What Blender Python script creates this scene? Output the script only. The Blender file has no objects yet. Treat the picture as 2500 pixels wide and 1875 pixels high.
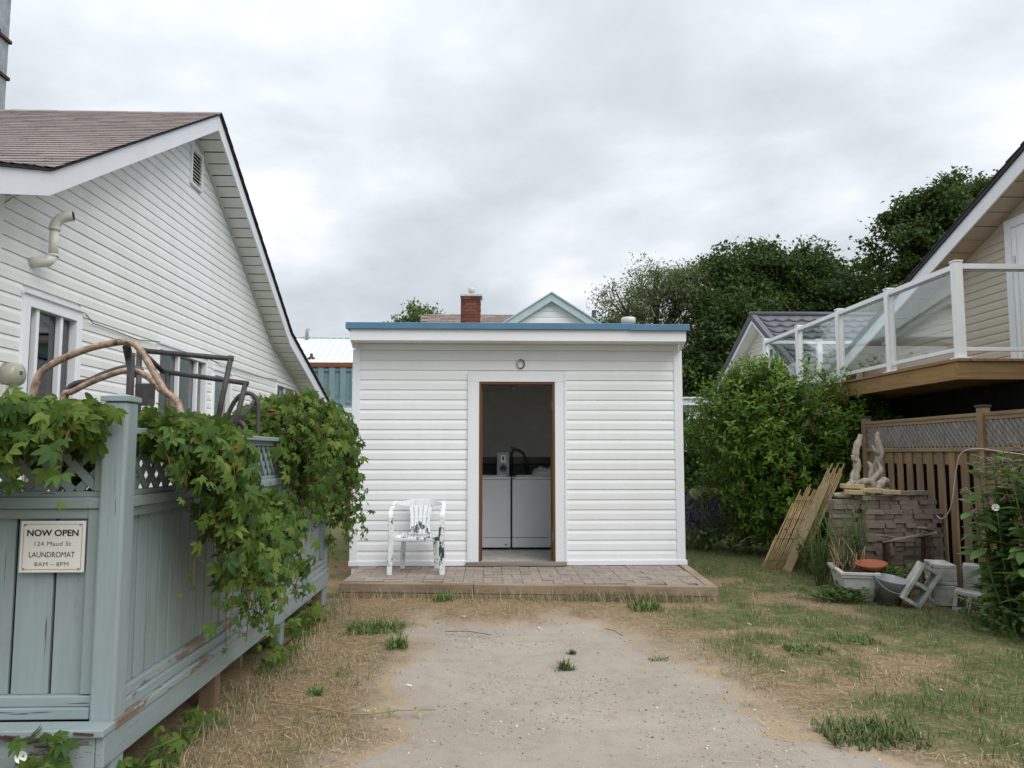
import bpy, math, random
import numpy as np
from mathutils import Matrix, Vector

SC = bpy.context.scene
COL = SC.collection
R = math.radians
rng = np.random.default_rng(7)
random.seed(7)

# ------------------------------------------------------------------ camera
cam_d = bpy.data.cameras.new('camera')
cam_d.sensor_width = 36.0
cam_d.lens = 36.0 * 1880 / 2500
cam_d.clip_start = 0.05
cam_d.clip_end = 2000
cam = bpy.data.objects.new('camera', cam_d)
cam.location = (0, 0, 1.45)
cam.rotation_euler = (R(90 + 5.09), R(0.0), R(-1.68))
COL.objects.link(cam)
SC.camera = cam

# ------------------------------------------------------------------ overcast sky
SUN_EL, SUN_AZ = R(48), R(142)          # azimuth from +Y, clockwise
world = bpy.data.worlds.new('World')
SC.world = world
world.use_nodes = True
wn, wl = world.node_tree.nodes, world.node_tree.links
wn.clear()
def wnode(t, **k):
    n = wn.new(t)
    for a, b in k.items():
        setattr(n, a, b)
    return n
wout = wnode('ShaderNodeOutputWorld')
wbg = wnode('ShaderNodeBackground')
wsky = wnode('ShaderNodeTexSky', sky_type='NISHITA', sun_disc=False)
wsky.sun_elevation = SUN_EL
wsky.sun_rotation = SUN_AZ
wtc = wnode('ShaderNodeTexCoord')
wsep = wnode('ShaderNodeSeparateXYZ')
wl.new(wtc.outputs['Generated'], wsep.inputs[0])
def wmath(op, a, b=None, clamp=False):
    n = wnode('ShaderNodeMath', operation=op, use_clamp=clamp)
    for i, v in enumerate((a, b)):
        if v is None:
            continue
        if isinstance(v, (int, float)):
            n.inputs[i].default_value = v
        else:
            wl.new(v, n.inputs[i])
    return n.outputs[0]
zc = wmath('MAXIMUM', wsep.outputs['Z'], 0.0)
zd = wmath('ADD', zc, 0.22)
wcomb = wnode('ShaderNodeCombineXYZ')
wl.new(wmath('DIVIDE', wsep.outputs['X'], zd), wcomb.inputs[0])
wl.new(wmath('DIVIDE', wsep.outputs['Y'], zd), wcomb.inputs[1])
def wnoise(scale, detail, rough, w):
    n = wnode('ShaderNodeTexNoise', noise_dimensions='4D')
    n.inputs['Scale'].default_value = scale
    n.inputs['Detail'].default_value = detail
    n.inputs['Roughness'].default_value = rough
    n.inputs['W'].default_value = w
    n.inputs['Distortion'].default_value = 0.35
    wl.new(wcomb.outputs[0], n.inputs['Vector'])
    return n.outputs['Fac']
n1 = wnoise(1.0, 7, 0.52, 3.4)
n2 = wnoise(2.6, 6, 0.55, 8.1)
mixn = wmath('ADD', wmath('MULTIPLY', n1, 0.68), wmath('MULTIPLY', n2, 0.32))
ramp = wnode('ShaderNodeValToRGB')
wl.new(mixn, ramp.inputs[0])
cr = ramp.color_ramp
cr.elements[0].position = 0.36; cr.elements[0].color = (0.385, 0.41, 0.435, 1)
cr.elements[1].position = 0.62; cr.elements[1].color = (0.725, 0.735, 0.765, 1)
e = cr.elements.new(0.47); e.color = (0.48, 0.515, 0.545, 1)
e = cr.elements.new(0.54); e.color = (0.58, 0.605, 0.64, 1)
# overcast luminance grows gently from the horizon to the zenith
grad = wmath('ADD', wmath('MULTIPLY', zc, 0.75), 0.80)
wcl = wnode('ShaderNodeMix', data_type='RGBA', blend_type='MULTIPLY')
wcl.inputs['Factor'].default_value = 1.0
wl.new(ramp.outputs[0], wcl.inputs['A'])
wl.new(grad, wcl.inputs['B'])
wsk = wnode('ShaderNodeMix', data_type='RGBA', blend_type='MULTIPLY')
wsk.inputs['Factor'].default_value = 1.0
wl.new(wsky.outputs[0], wsk.inputs['A'])
wsk.inputs['B'].default_value = (0.10, 0.10, 0.10, 1)
wmx = wnode('ShaderNodeMix', data_type='RGBA')
wmx.inputs['Factor'].default_value = 0.94
wl.new(wsk.outputs['Result'], wmx.inputs['A'])
wl.new(wcl.outputs['Result'], wmx.inputs['B'])
wl.new(wmx.outputs['Result'], wbg.inputs['Color'])
wbg.inputs['Strength'].default_value = 1.0
wl.new(wbg.outputs[0], wout.inputs[0])

# ------------------------------------------------------------------ soft sun through the cloud
sun_d = bpy.data.lights.new('sun', 'SUN')
sun_d.energy = 1.5
sun_d.angle = R(50)
sun_d.color = (1.0, 0.97, 0.93)
sun = bpy.data.objects.new('sun', sun_d)
sdir = Vector((math.sin(SUN_AZ) * math.cos(SUN_EL), math.cos(SUN_AZ) * math.cos(SUN_EL), math.sin(SUN_EL)))
sun.rotation_euler = sdir.to_track_quat('Z', 'Y').to_euler()
sun.location = (0, -5, 12)
COL.objects.link(sun)

SC.view_settings.view_transform = 'Standard'
SC.view_settings.look = 'None'
SC.view_settings.exposure = 0.60
SC.view_settings.gamma = 1.0
SC.view_settings.use_curve_mapping = False
SC.render.engine = 'CYCLES'
SC.cycles.use_denoising = True
SC.cycles.max_bounces = 10
SC.cycles.diffuse_bounces = 6
SC.cycles.transparent_max_bounces = 12
SC.cycles.caustics_reflective = False
SC.cycles.caustics_refractive = False

# ------------------------------------------------------------------ materials
class Mat:
    def __init__(s, name, rough=0.6, spec=0.5, metal=0.0):
        s.m = bpy.data.materials.new(name)
        s.m.use_nodes = True
        s.n, s.l = s.m.node_tree.nodes, s.m.node_tree.links
        s.b = s.n['Principled BSDF']
        s.out = s.n['Material Output']
        s.b.inputs['Roughness'].default_value = rough
        s.b.inputs['Metallic'].default_value = metal
        s.b.inputs['Specular IOR Level'].default_value = spec
        s._tc = None
    def node(s, t, **k):
        n = s.n.new(t)
        for a, b in k.items():
            setattr(n, a, b)
        return n
    def set(s, sock, v):
        if isinstance(v, (int, float)):
            sock.default_value = v
        elif isinstance(v, (tuple, list)):
            sock.default_value = tuple(v) + (1,) if (len(v) == 3 and sock.type == 'RGBA') else tuple(v)
        else:
            s.l.new(v, sock)
    def co(s, scale=(1, 1, 1), jit=False):
        if s._tc is None:
            s._tc = s.node('ShaderNodeTexCoord')
        mp = s.node('ShaderNodeMapping')
        mp.inputs['Scale'].default_value = scale
        s.l.new(s._tc.outputs['Object'], mp.inputs[0])
        if jit:
            oi = s.node('ShaderNodeObjectInfo')
            c = s.node('ShaderNodeCombineXYZ')
            r = s.math('MULTIPLY', oi.outputs['Random'], 37.0)
            for i in range(3):
                s.l.new(r, c.inputs[i])
            s.l.new(c.outputs[0], mp.inputs['Location'])
        return mp.outputs[0]
    def math(s, op, a, b=0.0, clamp=False):
        n = s.node('ShaderNodeMath', operation=op, use_clamp=clamp)
        s.set(n.inputs[0], a); s.set(n.inputs[1], b)
        return n.outputs[0]
    def noise(s, scale, detail=5, rough=0.55, vec=None, dist=0.0):
        n = s.node('ShaderNodeTexNoise')
        n.inputs['Scale'].default_value = scale
        n.inputs['Detail'].default_value = detail
        n.inputs['Roughness'].default_value = rough
        n.inputs['Distortion'].default_value = dist
        s.l.new(vec if vec is not None else s.co(), n.inputs['Vector'])
        return n.outputs['Fac']
    def ramp(s, fac, stops):
        n = s.node('ShaderNodeValToRGB')
        s.l.new(fac, n.inputs[0])
        el = n.color_ramp.elements
        while len(el) < len(stops):
            el.new(0.5)
        for q, (p, c) in zip(el, stops):
            q.position = p
            q.color = (c, c, c, 1) if isinstance(c, (int, float)) else tuple(c) + (1,)
        return n.outputs[0]
    def mix(s, f, a, b, blend='MIX'):
        n = s.node('ShaderNodeMix', data_type='RGBA', blend_type=blend)
        s.set(n.inputs['Factor'], f); s.set(n.inputs['A'], a); s.set(n.inputs['B'], b)
        return n.outputs['Result']
    def rnd(s):
        return s.node('ShaderNodeObjectInfo').outputs['Random']
    def attr(s, name, out='Fac'):
        n = s.node('ShaderNodeAttribute', attribute_name=name)
        return n.outputs[out]
    def bump(s, h, strength=0.3, dist=0.01):
        n = s.node('ShaderNodeBump')
        n.inputs['Strength'].default_value = strength
        n.inputs['Distance'].default_value = dist
        s.l.new(h, n.inputs['Height'])
        s.l.new(n.outputs[0], s.b.inputs['Normal'])
    def col(s, c):
        s.set(s.b.inputs['Base Color'], c)
        return s
    def rough(s, c):
        s.set(s.b.inputs['Roughness'], c)

MATS = {}
def plain(name, c, rough=0.6, spec=0.4, metal=0.0, var=0.12, scale=6.0, bump=0.0, jit=True):
    m = Mat(name, rough, spec, metal)
    v = m.noise(scale, 6, 0.6, m.co(jit=jit))
    lo = tuple(x * (1 - var) for x in c); hi = tuple(min(1, x * (1 + var)) for x in c)
    m.col(m.ramp(v, [(0.3, lo), (0.7, hi)]))
    if bump:
        m.bump(m.noise(scale * 8, 4, 0.6, m.co(jit=jit)), bump, 0.004)
    MATS[name] = m.m
    return m.m

def siding_mat(name, c, grime, gamt, streak=0.35):
    m = Mat(name, 0.42, 0.35)
    big = m.noise(0.9, 6, 0.6)
    st = m.noise(3.0, 6, 0.65, m.co((1.4, 1.4, 0.35)))
    spots = m.noise(34, 3, 0.5, m.co((1, 1, 1)))
    g = m.math('MULTIPLY', m.ramp(st, [(0.42, 0.0), (0.78, 1.0)]), gamt)
    g2 = m.math('ADD', g, m.math('MULTIPLY', m.ramp(big, [(0.45, 0.0), (0.75, 1.0)]), gamt * 0.8), True)
    base = m.mix(g2, c, grime)
    rv = m.math('MULTIPLY', m.rnd(), 0.05)
    base = m.mix(rv, base, tuple(x * 0.55 for x in c))
    dirt = m.ramp(spots, [(0.73, 0.0), (0.77, 1.0)])
    base = m.mix(m.math('MULTIPLY', dirt, streak), base, tuple(x * 0.45 for x in grime))
    m.col(base)
    m.bump(m.noise(5.0, 3, 0.5, m.co((0.5, 0.5, 4))), 0.08, 0.01)
    MATS[name] = m.m
    return m.m

siding_mat('shed_siding', (0.80, 0.815, 0.83), (0.62, 0.62, 0.58), 0.18, 0.3)
siding_mat('house_siding', (0.80, 0.805, 0.795), (0.56, 0.54, 0.46), 0.26, 0.45)
siding_mat('beige_siding', (0.52, 0.455, 0.375), (0.42, 0.35, 0.27), 0.25, 0.2)
siding_mat('grey_siding', (0.56, 0.53, 0.46), (0.42, 0.4, 0.34), 0.25, 0.2)
siding_mat('white_trim', (0.78, 0.80, 0.83), (0.58, 0.58, 0.55), 0.15, 0.25)
siding_mat('fascia_white', (0.72, 0.735, 0.78), (0.52, 0.50, 0.46), 0.2, 0.4)
siding_mat('soffit_white', (0.74, 0.74, 0.69), (0.52, 0.50, 0.42), 0.35, 0.4)
siding_mat('soffit_beige', (0.50, 0.43, 0.35), (0.40, 0.34, 0.27), 0.3, 0.2)
plain('white_vinyl', (0.82, 0.83, 0.85), 0.35, 0.5, var=0.03)
plain('pvc', (0.58, 0.57, 0.52), 0.35, 0.5, var=0.08)
plain('blue_metal', (0.075, 0.185, 0.30), 0.35, 0.5, var=0.12, scale=3)
plain('sage_trim', (0.40, 0.51, 0.51), 0.5, 0.4, var=0.06)
plain('dark_roof', (0.045, 0.047, 0.055), 0.75, 0.3, var=0.25, scale=20, bump=0.4)
plain('slate_tile', (0.075, 0.080, 0.095), 0.42, 0.5, var=0.15, scale=9)
plain('roof_edge', (0.03, 0.028, 0.03), 0.85, 0.2, var=0.2, scale=20)
plain('metal_roof_white', (0.62, 0.68, 0.68), 0.5, 0.4, var=0.04)
plain('pale_wall', (0.60, 0.66, 0.65), 0.6, 0.3, var=0.05)
plain('dark_void', (0.016, 0.015, 0.014), 0.9, 0.1, var=0.2)  # near-black colour standing in for unlit hollows and the shade under the deck
plain('black_plastic', (0.018, 0.019, 0.022), 0.35, 0.5, var=0.2)
plain('washer_enamel', (0.70, 0.72, 0.75), 0.32, 0.5, var=0.03)
plain('room_wall', (0.84, 0.84, 0.83), 0.8, 0.2, var=0.06)
plain('room_ceiling', (0.74, 0.73, 0.70), 0.85, 0.2, var=0.08)
plain('concrete', (0.48, 0.47, 0.44), 0.9, 0.2, var=0.22, scale=14, bump=0.5)
plain('cinder', (0.40, 0.395, 0.37), 0.95, 0.15, var=0.42, scale=7, bump=0.9)
plain('mortar', (0.46, 0.40, 0.37), 0.95, 0.1, var=0.15, scale=20)
plain('galv', (0.30, 0.32, 0.345), 0.5, 0.5, 0.15, var=0.25, scale=8)
plain('flue', (0.30, 0.33, 0.34), 0.6, 0.4, 0.3, var=0.25, scale=6)
plain('rust', (0.075, 0.045, 0.032), 0.9, 0.2, var=0.4, scale=18, bump=0.5)
plain('terracotta', (0.30, 0.095, 0.045), 0.6, 0.3, var=0.15)
plain('planter_grey', (0.56, 0.555, 0.53), 0.6, 0.3, var=0.14, scale=7)
plain('soil', (0.07, 0.05, 0.035), 1.0, 0.1, var=0.4, scale=30, bump=0.8)
plain('bamboo', (0.37, 0.265, 0.13), 0.55, 0.4, var=0.28, scale=9)
plain('yellow_stone', (0.46, 0.37, 0.21), 0.85, 0.2, var=0.2, scale=12, bump=0.4)
plain('cable_white', (0.62, 0.58, 0.50), 0.5, 0.4)
plain('cable_dark', (0.12, 0.11, 0.10), 0.6, 0.3)
plain('chrome', (0.40, 0.41, 0.42), 0.3, 0.5, 0.7, var=0.1)
plain('cloth_white', (0.62, 0.62, 0.62), 0.9, 0.2, var=0.1)
plain('ink_black', (0.015, 0.015, 0.016), 0.6, 0.3)
plain('ink_grey', (0.11, 0.11, 0.105), 0.6, 0.3)
plain('sign_board', (0.70, 0.69, 0.64), 0.5, 0.4, var=0.05)
plain('petal', (0.80, 0.80, 0.76), 0.6, 0.3, var=0.05)
plain('pink_bloom', (0.24, 0.17, 0.155), 0.8, 0.2, var=0.3, scale=30)
plain('purple_bloom', (0.16, 0.125, 0.19), 0.9, 0.1, var=0.3, scale=30)
plain('stalk_dry', (0.34, 0.25, 0.13), 0.9, 0.2, var=0.3, scale=20)
plain('stem_red', (0.16, 0.075, 0.045), 0.8, 0.2, var=0.3, scale=15)
plain('stem_green', (0.10, 0.15, 0.045), 0.7, 0.3, var=0.2, scale=15)
plain('bark', (0.075, 0.062, 0.05), 0.95, 0.1, var=0.35, scale=9, bump=0.7)
plain('curtain', (0.62, 0.62, 0.60), 0.9, 0.2, var=0.1)
plain('gauge_glass', (0.36, 0.36, 0.29), 0.3, 0.5, var=0.1)

def wood_mat(name, c, dark, rough=0.8, axis='Z', grain=1.0, weather=None, wamt=0.0):
    m = Mat(name, rough, 0.25)
    sc = {'X': (1.2, 22, 22), 'Y': (22, 1.2, 22), 'Z': (22, 22, 1.2)}[axis]
    g = m.noise(grain * 1.6, 7, 0.62, m.co(sc, jit=True), 0.6)
    big = m.noise(2.2, 5, 0.6, m.co(jit=True))
    base = m.ramp(g, [(0.30, dark), (0.52, c), (0.75, tuple(min(1, x * 1.22) for x in c))])
    base = m.mix(m.math('MULTIPLY', m.rnd(), 0.42), base, tuple(x * 0.55 for x in c))
    if weather:
        base = m.mix(m.math('MULTIPLY', m.ramp(big, [(0.4, 0.0), (0.68, 1.0)]), wamt), base, weather)
    kn = m.node('ShaderNodeTexVoronoi')
    kn.inputs['Scale'].default_value = 3.2
    m.l.new(m.co({'X': (0.7, 2, 2), 'Y': (2, 0.7, 2), 'Z': (2, 2, 0.7)}[axis], jit=True), kn.inputs['Vector'])
    base = m.mix(m.ramp(kn.outputs['Distance'], [(0.03, 0.75), (0.09, 0.0)]), base, tuple(x * 0.35 for x in c))
    m.col(base)
    m.bump(g, 0.35, 0.004)
    MATS[name] = m.m
wood_mat('deck_wood_y', (0.34, 0.205, 0.085), (0.22, 0.125, 0.05), 0.7, 'Y', 1.0, (0.20, 0.15, 0.09), 0.5)
wood_mat('deck_wood_x', (0.30, 0.19, 0.085), (0.20, 0.12, 0.05), 0.7, 'X', 1.0, (0.19, 0.15, 0.09), 0.5)
wood_mat('cedar_z', (0.30, 0.195, 0.105), (0.16, 0.105, 0.06), 0.85, 'Z', 1.0, (0.16, 0.135, 0.105), 0.8)
wood_mat('cedar_y', (0.32, 0.215, 0.12), (0.18, 0.12, 0.07), 0.85, 'Y', 1.0, (0.18, 0.15, 0.115), 0.6)
wood_mat('grey_lattice', (0.26, 0.24, 0.215), (0.11, 0.10, 0.09), 0.9, 'Z', 1.0)
wood_mat('timber_x', (0.30, 0.215, 0.14), (0.17, 0.115, 0.075), 0.85, 'X', 0.8, (0.34, 0.28, 0.21), 0.7)
wood_mat('timber_y', (0.34, 0.26, 0.175), (0.21, 0.15, 0.10), 0.85, 'Y', 0.8, (0.38, 0.32, 0.25), 0.7)
wood_mat('jamb_wood', (0.165, 0.08, 0.04), (0.085, 0.042, 0.022), 0.5, 'Z', 1.0)
wood_mat('brown_board', (0.25, 0.095, 0.045), (0.16, 0.06, 0.03), 0.7, 'X', 1.0)
wood_mat('sill_wood', (0.27, 0.235, 0.20), (0.14, 0.12, 0.10), 0.9, 'X', 1.0)
wood_mat('plank_wood', (0.33, 0.25, 0.145), (0.20, 0.145, 0.08), 0.8, 'Z', 1.0)
wood_mat('drift', (0.43, 0.375, 0.31), (0.13, 0.10, 0.08), 0.9, 'Z', 0.7)

def paint_fence(name, axis, peel):
    m = Mat(name, 0.5, 0.4)
    sc = {'X': (1.0, 14, 14), 'Y': (14, 1.0, 14), 'Z': (14, 14, 1.0)}[axis]
    g = m.noise(1.5, 7, 0.62, m.co(sc, jit=True), 0.4)
    n = m.noise(5.5, 8, 0.68, m.co({'X': (.5, 2, 2), 'Y': (2, .5, 2), 'Z': (2, 2, .5)}[axis], jit=True))
    c = (0.275, 0.335, 0.345)
    base = m.ramp(g, [(0.3, tuple(x * 0.86 for x in c)), (0.7, tuple(x * 1.08 for x in c))])
    base = m.mix(m.math('MULTIPLY', m.rnd(), 0.25), base, (0.21, 0.285, 0.30))
    soot = m.noise(2.0, 6, 0.6, m.co(jit=True))
    base = m.mix(m.math('MULTIPLY', m.ramp(soot, [(0.5, 0.0), (0.75, 1.0)]), 0.35), base, (0.17, 0.19, 0.17))
    pm = m.ramp(n, [(peel, 0.0), (peel + 0.025, 1.0)])
    wood = m.ramp(g, [(0.3, (0.10, 0.075, 0.055)), (0.7, (0.27, 0.21, 0.16))])
    edge = m.ramp(n, [(peel - 0.03, 0.0), (peel - 0.005, 1.0)])
    base = m.mix(m.math('MULTIPLY', edge, 0.45), base, (0.36, 0.44, 0.44))
    base = m.mix(pm, base, wood)
    ck = m.noise(2.2, 4, 0.6, m.co({'X': (.9, 26, 26), 'Y': (26, .9, 26), 'Z': (26, 26, .9)}[axis], jit=True), 0.3)
    crack = m.ramp(ck, [(0.665, 0.0), (0.69, 1.0)])
    base = m.mix(m.math('MULTIPLY', crack, 0.8), base, (0.05, 0.045, 0.04))
    sp = m.noise(42, 3, 0.6, m.co(jit=True))
    base = m.mix(m.math('MULTIPLY', m.ramp(sp, [(0.70, 0.0), (0.74, 1.0)]), 0.6), base, (0.08, 0.075, 0.065))
    m.col(base)
    h = m.math('SUBTRACT', m.math('MULTIPLY', g, 0.5), m.math('MULTIPLY', pm, 0.8))
    m.bump(h, 0.5, 0.004)
    MATS[name] = m.m
paint_fence('teal_z', 'Z', 0.69)
paint_fence('teal_x', 'X', 0.64)
paint_fence('teal_y', 'Y', 0.625)
paint_fence('teal_rot', 'X', 0.60)
paint_fence('teal_worn', 'Y', 0.535)
plain('teal_far', (0.19, 0.29, 0.31), 0.6, 0.3, var=0.1)

def brick_mat(name, cols, rough=0.9, bump=0.6, sc=25):
    m = Mat(name, rough, 0.2)
    k = len(cols)
    base = m.ramp(m.rnd(), [((i + 0.5) / k, c) for i, c in enumerate(cols)])
    v = m.noise(sc, 6, 0.65, m.co(jit=True))
    base = m.mix(m.math('MULTIPLY', m.ramp(v, [(0.35, 1.0), (0.65, 0.0)]), 0.35), base, (0.06, 0.05, 0.045))
    m.col(base)
    m.bump(v, bump, 0.004)
    MATS[name] = m.m
brick_mat('chimney_brick', [(0.19, 0.055, 0.035), (0.06, 0.03, 0.026), (0.23, 0.075, 0.05), (0.16, 0.05, 0.035)])
brick_mat('paver_pink', [(0.36, 0.305, 0.255), (0.33, 0.28, 0.24), (0.39, 0.33, 0.275), (0.30, 0.26, 0.225)])
brick_mat('paver_dark', [(0.29, 0.23, 0.19), (0.21, 0.17, 0.145), (0.33, 0.265, 0.22), (0.25, 0.205, 0.175)])
brick_mat('shingle', [(0.31, 0.265, 0.25), (0.26, 0.23, 0.22), (0.34, 0.275, 0.255), (0.22, 0.20, 0.195), (0.30, 0.26, 0.25)], sc=60)
brick_mat('far_shingle', [(0.25, 0.20, 0.17), (0.20, 0.16, 0.14), (0.30, 0.24, 0.20)], sc=40)

def glass_mat(name, tint, gloss):
    m = Mat(name)
    tr = m.node('ShaderNodeBsdfTransparent'); tr.inputs[0].default_value = tint + (1,)
    gl = m.node('ShaderNodeBsdfGlossy'); gl.inputs['Roughness'].default_value = 0.02
    gl.inputs['Color'].default_value = (0.95, 0.97, 0.97, 1)
    lw = m.node('ShaderNodeFresnel'); lw.inputs['IOR'].default_value = 1.5
    f = m.math('MULTIPLY', lw.outputs[0], gloss, True)
    mx = m.node('ShaderNodeMixShader')
    m.l.new(f, mx.inputs[0]); m.l.new(tr.outputs[0], mx.inputs[1]); m.l.new(gl.outputs[0], mx.inputs[2])
    m.l.new(mx.outputs[0], m.out.inputs[0])
    MATS[name] = m.m
glass_mat('rail_glass', (0.94, 0.96, 0.955), 0.38)
glass_mat('window_glass', (0.60, 0.63, 0.62), 2.2)

def leaf_mat(name, stops, trans=0.3, rough=0.5):
    m = Mat(name, rough, 0.18)
    r = m.math('FRACT', m.math('ADD', m.rnd(), m.attr('rnd')))
    n = m.noise(3.0, 3, 0.5)
    r = m.math('ADD', m.math('MULTIPLY', r, 0.75), m.math('MULTIPLY', n, 0.25))
    c = m.ramp(r, stops)
    m.col(c)
    t = m.node('ShaderNodeBsdfTranslucent')
    m.l.new(m.mix(0.5, c, (0.30, 0.42, 0.06), 'MIX'), t.inputs[0])
    mx = m.node('ShaderNodeMixShader'); mx.inputs[0].default_value = trans
    m.l.new(m.b.outputs[0], mx.inputs[1]); m.l.new(t.outputs[0], mx.inputs[2])
    m.l.new(mx.outputs[0], m.out.inputs[0])
    MATS[name] = m.m
leaf_mat('creeper_leaf', [(0.1, (0.030, 0.072, 0.017)), (0.42, (0.060, 0.120, 0.024)), (0.74, (0.112, 0.178, 0.032)), (0.95, (0.21, 0.23, 0.05))], 0.28, 0.55)
leaf_mat('shrub_leaf', [(0.1, (0.035, 0.085, 0.014)), (0.5, (0.080, 0.165, 0.022)), (0.85, (0.165, 0.265, 0.036))], 0.3)
leaf_mat('maple_leaf', [(0.1, (0.016, 0.038, 0.012)), (0.5, (0.032, 0.064, 0.016)), (0.9, (0.070, 0.108, 0.026))], 0.18, 0.6)
leaf_mat('willow_leaf', [(0.1, (0.065, 0.092, 0.046)), (0.5, (0.105, 0.138, 0.066)), (0.9, (0.16, 0.19, 0.09))], 0.25, 0.6)
leaf_mat('weed_leaf', [(0.1, (0.04, 0.09, 0.025)), (0.5, (0.07, 0.14, 0.04)), (0.9, (0.14, 0.20, 0.06))], 0.25)
leaf_mat('milkweed_leaf', [(0.1, (0.065, 0.125, 0.045)), (0.5, (0.11, 0.19, 0.06)), (0.9, (0.17, 0.25, 0.085))], 0.28)
leaf_mat('hosta_leaf', [(0.1, (0.12, 0.2, 0.06)), (0.5, (0.34, 0.38, 0.16)), (0.9, (0.5, 0.5, 0.25))], 0.2)

m = Mat('grass_blade', 0.75, 0.2)
m.col(m.attr('col', 'Color'))
MATS['grass_blade'] = m.m

# chair: flaking white paint over dark green plastic
m = Mat('chair_paint', 0.45, 0.4)
n = m.noise(20, 8, 0.72, m.co((1, 1, 0.5)))
patch = m.noise(2.6, 3, 0.5)
k = m.math('ADD', n, m.math('MULTIPLY', patch, 0.75))
flake = m.ramp(k, [(0.975, 0.0), (0.99, 1.0)])
m.col(m.mix(flake, m.ramp(n, [(0.30, (0.48, 0.55, 0.56)), (0.45, (0.72, 0.75, 0.76)), (0.62, (0.78, 0.80, 0.80))]), (0.03, 0.065, 0.065)))
MATS['chair_paint'] = m.m

# worn cane wrapped furniture
m = Mat('cane_gold', 0.45, 0.5)
w = m.noise(26, 6, 0.7, m.co((1, 1, 1)))
m.col(m.ramp(w, [(0.34, (0.07, 0.045, 0.035)), (0.48, (0.30, 0.20, 0.14)), (0.62, (0.42, 0.31, 0.23)), (0.72, (0.6, 0.52, 0.44))]))
m.bump(m.noise(60, 3, 0.5), 0.3, 0.003)
MATS['cane_gold'] = m.m
plain('cane_dark', (0.055, 0.050, 0.050), 0.55, 0.4, var=0.4, scale=15, bump=0.4)

# ground: sandy drive, straw and lawn soil, driven by the 'mask' attribute of the ground sheet
m = Mat('ground_soil', 0.95, 0.15)
sep = m.node('ShaderNodeSeparateColor')
m.l.new(m.attr('mask', 'Color'), sep.inputs[0])
big = m.noise(1.3, 5, 0.6); mid = m.noise(9, 6, 0.65); fine = m.noise(70, 5, 0.7); grit = m.noise(190, 3, 0.6)
sand = m.ramp(big, [(0.3, (0.40, 0.345, 0.29)), (0.7, (0.50, 0.44, 0.375))])
sand = m.mix(m.math('MULTIPLY', m.ramp(mid, [(0.38, 1.0), (0.56, 0.0)]), 0.45), sand, (0.33, 0.285, 0.24))
sand = m.mix(m.math('MULTIPLY', m.ramp(m.noise(3.2, 7, 0.7), [(0.55, 0.0), (0.68, 1.0)]), 0.3), sand, (0.44, 0.35, 0.25))
sand = m.mix(m.math('MULTIPLY', m.ramp(fine, [(0.57, 0.0), (0.7, 1.0)]), 0.5), sand, (0.22, 0.20, 0.18))
sand = m.mix(m.math('MULTIPLY', m.ramp(grit, [(0.62, 0.0), (0.70, 1.0)]), 0.55), sand, (0.48, 0.45, 0.41))
straw = m.ramp(fine, [(0.3, (0.16, 0.115, 0.065)), (0.55, (0.36, 0.27, 0.155)), (0.75, (0.47, 0.37, 0.23))])
blot = m.noise(16, 5, 0.7)
straw = m.mix(m.math('MULTIPLY', m.ramp(blot, [(0.42, 1.0), (0.58, 0.0)]), 0.45), straw, (0.13, 0.10, 0.06))
straw = m.mix(m.math('MULTIPLY', big, 0.22), straw, (0.27, 0.17, 0.085))
green = m.ramp(fine, [(0.3, (0.05, 0.075, 0.024)), (0.7, (0.15, 0.18, 0.065))])
c1 = m.mix(m.math('ADD', sep.outputs[0], m.math('MULTIPLY', m.math('SUBTRACT', mid, 0.5), 0.7), True), sand, straw)
band = m.ramp(m.math('ADD', sep.outputs[0], m.math('MULTIPLY', m.math('SUBTRACT', mid, 0.5), 0.5), True), [(0.10, 0.0), (0.34, 1.0), (0.62, 0.0)])
c1 = m.mix(m.math('MULTIPLY', band, m.ramp(big, [(0.38, 0.15), (0.6, 0.85)])), c1, (0.46, 0.33, 0.19))
c2 = m.mix(m.math('MULTIPLY', sep.outputs[1], m.ramp(mid, [(0.3, 0.35), (0.6, 1.0)])), c1, green)
m.col(c2)
m.bump(m.math('ADD', m.math('MULTIPLY', fine, 0.6), m.math('MULTIPLY', grit, 0.4)), 0.9, 0.02)
MATS['ground_soil'] = m.m
m = Mat('pebble', 0.9, 0.2)
m.col(m.ramp(m.attr('rnd'), [(0.05, (0.20, 0.185, 0.17)), (0.2, (0.34, 0.30, 0.265)), (0.75, (0.44, 0.395, 0.345)), (0.95, (0.66, 0.64, 0.6))]))
MATS['pebble'] = m.m

# ------------------------------------------------------------------ object helpers
def tag(o, label=None, cat=None, group=None, kind=None):
    for k, v in (('label', label), ('category', cat), ('group', group), ('kind', kind)):
        if v:
            o[k] = v
    return o
def attach(o, parent):
    if parent is not None:
        o.parent = parent
        o.matrix_parent_inverse = Matrix.Translation(-Vector(parent['_l'])) if '_l' in parent else Matrix.Identity(4)
def thing(name, label, cat, loc=(0, 0, 0), group=None):
    o = bpy.data.objects.new(name, None)
    o.empty_display_size = 0.1
    o.location = loc
    o['_l'] = tuple(float(x) for x in loc)
    COL.objects.link(o)
    return tag(o, label, cat, group)
def link(name, me, parent=None, mat=None, M=None):
    if mat and not me.materials:
        me.materials.append(MATS[mat])
    o = bpy.data.objects.new(name, me)
    COL.objects.link(o)
    if parent is not None and '_l' not in parent and parent.type == 'MESH':
        o.parent = parent
        o.matrix_parent_inverse = parent.matrix_basis.inverted()
    else:
        attach(o, parent)
    if M is not None:
        o.matrix_basis = M
    return o

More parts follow.
